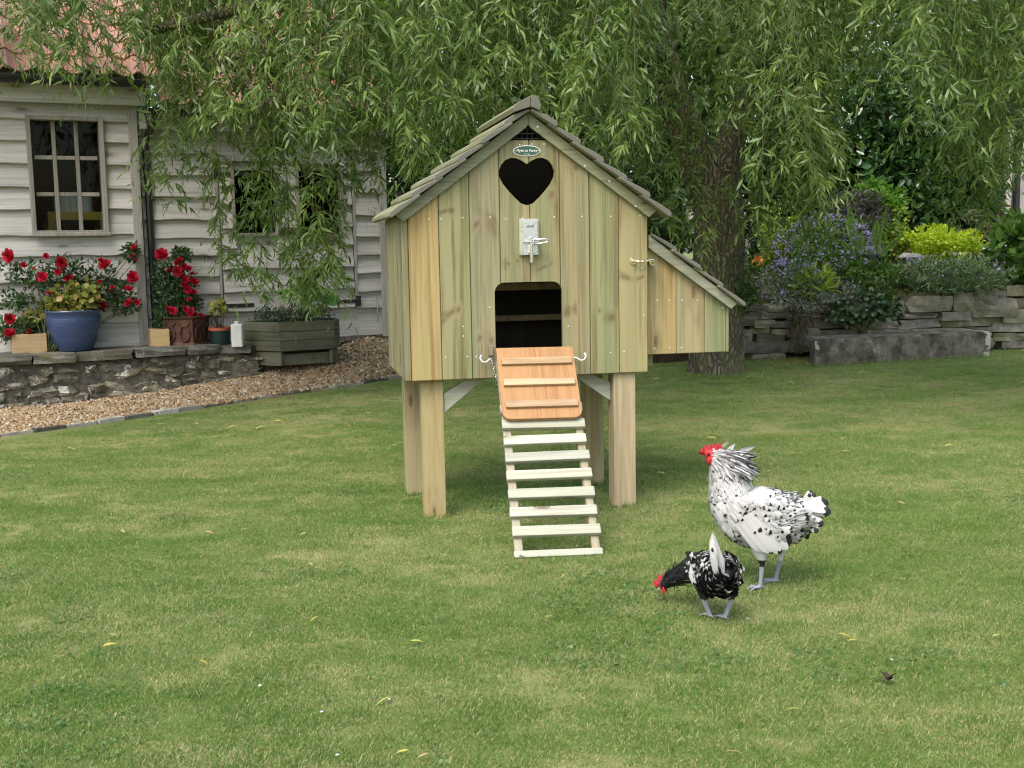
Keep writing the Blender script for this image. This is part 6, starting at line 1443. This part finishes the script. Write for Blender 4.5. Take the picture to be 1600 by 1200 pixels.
# wings: coverts and folded flight feathers
for sd in (1, -1):
    def wpnt(u, v, o_=0.): x, z = rp(u, v - (9 if sd > 0 else 0)); return (x, sd * (.088 + o_), z)
    wing = []
    for (u0, v0, u1, v1, o0_, o1_, w_) in ((1150, 812, 1190, 857, .0, .004, 1.2), (1156, 806, 1204, 860, .003, .004, 1.15), (1162, 800, 1216, 860, .006, .003, 1.1), (1168, 795, 1226, 854, .008, .0, 1.05), (1174, 791, 1232, 845, .010, -.004, 1.0), (1180, 787, 1236, 834, .012, -.012, 1.0), (1185, 785, 1240, 822, .012, -.02, .95)):
        wing.append((wpnt(u0, v0, o0_), wpnt(u1, v1, o1_), (0, sd, .25), w_))
    ro.quills('wing_feather', wing, F_QUILL, FE_QUILL, .6)
    cov = []
    for r_, (v_, L_, pr_) in enumerate(((806, 15, .8), (799, 15, .75), (792, 15, .6), (785, 14, .7), (779, 13, .7))):
        for k in range(9):
            u0 = 1139 + k * 7.4 + r_ * 3 + random.uniform(-3, 3); v0 = random.uniform(-3, 3) + v_ - 4 + k * 1.2 - (k * 2.2 if r_ == 0 else k * 1.2)
            cov.append((wpnt(u0, v0, .004 + .003 * r_), wpnt(u0 + L_ * .85, v0 + L_ * .75, .009 + .003 * r_), (0, sd, .2), 1.1))
    P_ = A([c_[0] for c_ in cov]); D_v = A([c_[1] for c_ in cov]) - P_
    X, Y_, Zx = axes(D_v, A([c_[2] for c_ in cov]) + RNG.standard_normal((len(cov), 3)) * .1)
    link('wing_coverts', scatter('wing_coverts', F_SHORT, P_, X, Y_, Zx, np.linalg.norm(D_v, axis=1), None, np.full(len(cov), .75), True, sx=np.full(len(cov), .8)), FE_BODY, ro.e)['kind'] = 'stuff'
tail = []
for (u0, v0, u1, v1, y0, y1, w_) in ((1248, 784, 1262, 766, 0, .015, 1.0), (1250, 784, 1272, 768, 0, -.02, 1.1), (1252, 785, 1282, 772, .01, .03, 1.1), (1252, 787, 1292, 780, 0, -.015, 1.1), (1252, 790, 1293, 792, .01, .02, 1.15), (1252, 794, 1288, 803, 0, -.03, 1.0), (1250, 798, 1272, 822, .02, .045, .95), (1248, 800, 1268, 834, -.02, -.04, .9), (1240, 804, 1244, 836, .04, .055, .9), (1250, 786, 1267, 764, -.01, -.03, .9), (1253, 788, 1287, 786, .015, .04, 1.0), (1250, 796, 1281, 812, .02, .035, 1.1), (1246, 802, 1261, 840, .0, -.01, .8)):
    x0, z0 = rp(u0, v0); x1, z1 = rp(u1, v1); tail.append(((x0, y0, z0), (x1, y1, z1), (.1, 1, .35), w_))
ro.quills('tail_feather', tail, F_TAIL, FE_TAIL, .95)
def headgear(b, tip_x, zc, sc, comb_pts, pale, yo=0., lobe=True):
    pass
x, z = rp(1106, 700)
mb = MB()
for k, (du, h_) in enumerate(((-8, 5), (-3, 9), (3, 10), (9, 9), (14, 11), (19, 9))):
    px_, pz_ = rp(1106 + du, 700 - (du + 8) * .08); hh = h_ / RPX
    mb.tube([(px_, .002 * (-1) ** k, pz_ - .010), (px_, .004 * (-1) ** k, pz_), (px_ - .004, .005 * (-1) ** k, pz_ + hh)], [.0115, .010, .003], 8)
mb.build('comb', COMB, ro.e, smooth=True)
for sd in (1, -1):
    px_, pz_ = rp(1110, 716); MB().tube([(px_, sd * .012, pz_ + .018), (px_ + .003, sd * .017, pz_ + .004), (px_ + .002, sd * .015, pz_ - .012)], [.006, .0115, .004], 8).build('wattle', COMB, ro.e, smooth=True)
    px_, pz_ = rp(1118, 712); link('earlobe', rock_mesh('earlobe', (.018, .010, .024), 3, .2, .1), LOBE, ro.e).location = (px_, sd * .023, pz_)
    px_, pz_ = rp(1108, 704); link('eye', rock_mesh('eye', (.010, .008, .010), 1, .0, .0), EYE, ro.e).location = (px_, sd * .0185, pz_)
x0, z0 = rp(1103, 704); x1, z1 = rp(1095, 708)
MB().tube([(x0, 0, z0), ((x0 + x1) / 2, 0, z0 - .001), (x1, 0, z1)], [.008, .006, .0015], 8).build('beak', BEAKP, ro.e, smooth=True)
# --- hen: seen from behind, pecking
HU = 1112; hl_ = A(onz(HU, 966, 0)); HPX = 486.
hd = R(101)
spine = [(-.128, 0, .186, .012, .012), (-.105, 0, .172, .038, .040), (-.06, 0, .158, .060, .061), (-.01, 0, .152, .066, .068), (.04, 0, .148, .060, .064), (.078, .010, .144, .053, .056), (.105, .024, .134, .045, .048), (.130, .042, .118, .036, .038), (.152, .062, .102, .029, .030), (.170, .082, .086, .024, .025), (.184, .098, .070, .021, .021), (.192, .106, .056, .012, .012)]
he = Bird('hen', 'black hen with white flecked back and wings pecking at the lawn', 'hen', tuple(hl_), hd, spine)
def hp_(u, v, dep=0.):
    P = hl_ + A([(u - HU) / HPX, dep, (966 - v) / HPX]); return tuple(he.loc_of(P))
def hleg(top, mid, hock, foot):
    return [([top, mid, hock], [.030, .021, .011]), ([hock, tuple((A(hock) + A(foot)) / 2), (foot[0], foot[1], .006)], [.0105, .0085, .008])]
fl, fr_ = hp_(1110, 964, .0), hp_(1130, 966, -.02)
legs = hleg(hp_(1098, 912, .02), hp_(1100, 925, .01), hp_(1101, 938, .0), fl) + hleg(hp_(1146, 905, .0), hp_(1146, 915, .0), hp_(1143, 930, -.01), fr_)
for ft in (fl, fr_): legs += toes((ft[0], ft[1], 0), (1, .15, 0), (-.15, 1, 0), .042, .0055)
def hcol(co):
    c = np.tile(A([.014, .014, .016]), (len(co), 1))
    c[(co[:, 2] < (966 - 934) / HPX)] = (.33, .34, .36); hd_ = co[:, 0] > .14; c[hd_] = (.014, .014, .016)
    c[(co[:, 0] > .176)] = (.42, .03, .04); return c
he.body(legs, .004, hcol, BIRD)
he.cover('breast_feathers', F_SHORT, 700, .05, .62, 0., math.pi, .028, FE_DARK, lambda t_, a_: np.where(np.abs(a_) < 1.3, .42, .22), .12)
he.cover('back_feathers', feather_t(.22), 420, .1, .5, 0., 1.1, .032, FE_DARK, .62, .1)
he.cover('neck_feathers', F_HACK, 600, .52, .88, 0., math.pi, .036, FE_DARKH, .06, .3, jit=.6)
he.cover('rump_fluff', F_SHORT, 260, .03, .25, 1.2, math.pi, .032, FE_DARK, .22, .3, jit=.5)
he.cover('neck_lacing', F_HACK, 90, .44, .58, .2, 2., .045, FE_HACK, .5, .16)
for sd in (1, -1):
    q = []
    for k in range(6):
        q.append(((.012 - k * .004, sd * (.064 + .003 * k), .198 - k * .009), (-.08 + k * .007, sd * (.066 + .002 * k), .182 - k * .011), (0, sd, .4), 1.1))
    he.quills('wing_feather', q, F_QUILL, FE_TAIL, .45)
    n_ = 60; P_ = A([.012, sd * .066, .182]) + RNG.uniform(-1, 1, (n_, 3)) * A([.05, .004, .028]); X, Y_, Zx = axes(A([[-1, 0, -.25]]) + RNG.standard_normal((n_, 3)) * .2, A([[0, sd, .3]]) + RNG.standard_normal((n_, 3)) * .1)
    link('wing_coverts', scatter('wing_coverts', F_SHORT, P_, X, Y_, Zx, RNG.uniform(.028, .04, n_), None, np.full(n_, .8), True), FE_DARK, he.e)['kind'] = 'stuff'
tail = []
for k in range(6):
    for sd in (1, -1):
        tail.append(((-.105 - .005 * k, .020 + sd * .008, .176 - .002 * k), (-.105 - .007 * k, .034 + sd * (.005 + .003 * k), .306 - .013 * k), (-1, sd * .55, .3), .8))
he.quills('tail_feather', tail, feather_t(.13, 6, .06, .05, .3, .75), FE_QUILL, .25)
hdv = unit(A([.35, .5, -.74])); sdv = unit(np.cross(hdv, A([0, 0, 1.])))
hc_ = A([.184, .097, .070])
mb = MB()
for k, f_ in enumerate((-.012, -.005, .003, .011, .018)):
    upv = unit(A([.55, .65, .5])); b_ = hc_ + hdv * f_ * 1.3 + upv * .017
    mb.tube([tuple(b_ - upv * .006), tuple(b_), tuple(b_ + upv * (.016 if k % 2 else .012))], [.008, .0075, .003], 8)
mb.build('comb', COMB, he.e, smooth=True)
bt = hc_ + hdv * .018; MB().tube([tuple(bt), tuple(bt + hdv * .012), tuple(bt + hdv * .026)], [.007, .0055, .0012], 8).build('beak', BEAK, he.e, smooth=True)
for sd in (1, -1):
    q = hc_ - sdv * sd * .0165 + hdv * .006; link('wattle', rock_mesh('wattle', (.012, .008, .022), 4, .1, .1), COMB, he.e).location = tuple(q - A([.012, 0, .012]))
    link('earlobe', rock_mesh('earlobe', (.014, .010, .016), 5, .1, .1), LOBE, he.e).location = tuple(hc_ - sdv * sd * .0195 - hdv * .022)
    link('eye', rock_mesh('eye', (.008, .007, .008), 1, 0., 0.), EYE, he.e).location = tuple(hc_ - sdv * sd * .0175 - hdv * .002)

# ================================================================== fallen leaves and petals on the lawn
FL = leafmat('fallen_yellow_leaf', [(.60, .52, .10), (.52, .50, .14)], .3)
FL2 = leafmat('fallen_tan_leaf', [(.38, .22, .09), (.45, .33, .16)], .2)
fls = [(1040, 931, 1), (1090, 889, 0), (1040, 747, 0), (1060, 705, 0), (1253, 847, 0), (1292, 907, 0), (1241, 713, 0), (1265, 730, 0), (1325, 687, 0), (1330, 710, 0), (1120, 690, 0), (1180, 600, 0), (1262, 590, 0), (1350, 583, 0), (1400, 590, 0), (1455, 587, 0), (1520, 580, 0), (1570, 592, 0), (1230, 600, 0), (1300, 600, 0), (1110, 600, 0), (1030, 595, 0), (260, 658, 0), (240, 668, 0), (310, 667, 0), (370, 670, 0), (440, 662, 0), (520, 623, 0), (555, 646, 0), (590, 612, 0), (580, 650, 0), (415, 670, 0), (30, 720, 0), (100, 705, 0), (480, 888, 0), (525, 887, 0), (320, 838, 0), (188, 836, 0), (305, 910, 0), (375, 836, 0), (170, 1000, 0), (115, 1060, 0), (500, 972, 0), (640, 1012, 0), (640, 1185, 0), (672, 1190, 0), (610, 1100, 0), (160, 1020, 0), (985, 830, 0), (975, 820, 0), (885, 905, 0), (1310, 1000, 0), (1550, 1005, 0), (1340, 1010, 0), (1130, 1188, 0), (1230, 1120, 0), (560, 690, 0), (620, 700, 0), (740, 690, 0), (750, 730, 0), (1440, 660, 0), (1490, 700, 0), (1530, 640, 0), (1400, 790, 0), (1450, 900, 0), (850, 974, 0), (310, 1042, 0), (480, 840, 0)]
fbase = [scatter('fallen_leaf', WILLOW, np.zeros((1, 3)), A([[1., 0, 0]]), A([[0, 1., 0]]), A([[0, 0, 1.]]), [1.], np.array([.3 + .4 * (k % 2)]), sx=np.array([1.5])) for k in range(4)]
for k, m_ in enumerate(fbase): m_.materials.append(FL if k < 3 else FL2)
for i, (u, v, sp_) in enumerate(fls):
    p_ = onlawn(u, v); L = random.uniform(.045, .075) * (1.2 if v < 760 else .65)
    o = link('fallen_leaf', fbase[i % 3 if i % 9 else 3], None, None, cat='leaf', group='fallen leaves on the lawn', label='slender faded leaf dropped flat on the open mown lawn' if not sp_ else 'yellow leaf on the grass just under the beak of the black hen')
    o.location = (p_[0], p_[1], p_[2] + .021); o.scale = (L,) * 3; o.rotation_euler = (random.uniform(-.2, .2), random.uniform(-.25, .25), random.choice([1.57, -1.57]) + random.uniform(-.9, .9))
pe = scatter('white_petal', ROUND, np.zeros((1, 3)), A([[1., 0, 0]]), A([[0, 1., 0]]), A([[0, 0, 1.]]), [1.], np.array([.5])); pe.materials.append(F_WHITE)
for u, v in ((404, 1081), (610, 1102), (524, 1190), (1130, 740), (1330, 690), (500, 1122), (1098, 936), (1170, 975), (900, 860), (1240, 690), (1200, 740), (1395, 1040)):
    p_ = onlawn(u, v); o = link('fallen_petal', pe, None, None, cat='petal', group='white petals on the lawn', label='tiny white petal fallen on the mown lawn'); o.location = (p_[0], p_[1], p_[2] + .016); o.scale = (.010,) * 3; o.rotation_euler = (.2, .1, random.uniform(0, 6))
p_ = onlawn(1388, 1072); e = empty('dark_leaf', (p_[0], p_[1], .022), .4, 'crumpled dark brown dead leaf on the lawn at lower right', 'leaf')
dl_ = plain('dead_leaf_brown', (.05, .036, .027), .85, .15, mott=.4)
for k in range(6):
    an_ = k * 1.05; X, Y, Zx = axes(A([[math.cos(an_), math.sin(an_), .25 + .3 * (k % 3)]]), A([[-.4 * math.cos(an_), -.4 * math.sin(an_), 1.]]) + RNG.standard_normal((1, 3)) * .4)
    link('blade', scatter('blade', ROUND, A([[.003 * k - .008, .005 * (k % 3) - .005, -.003]]), X, Y, Zx, [.020 + .005 * (k % 3)]), dl_, e)
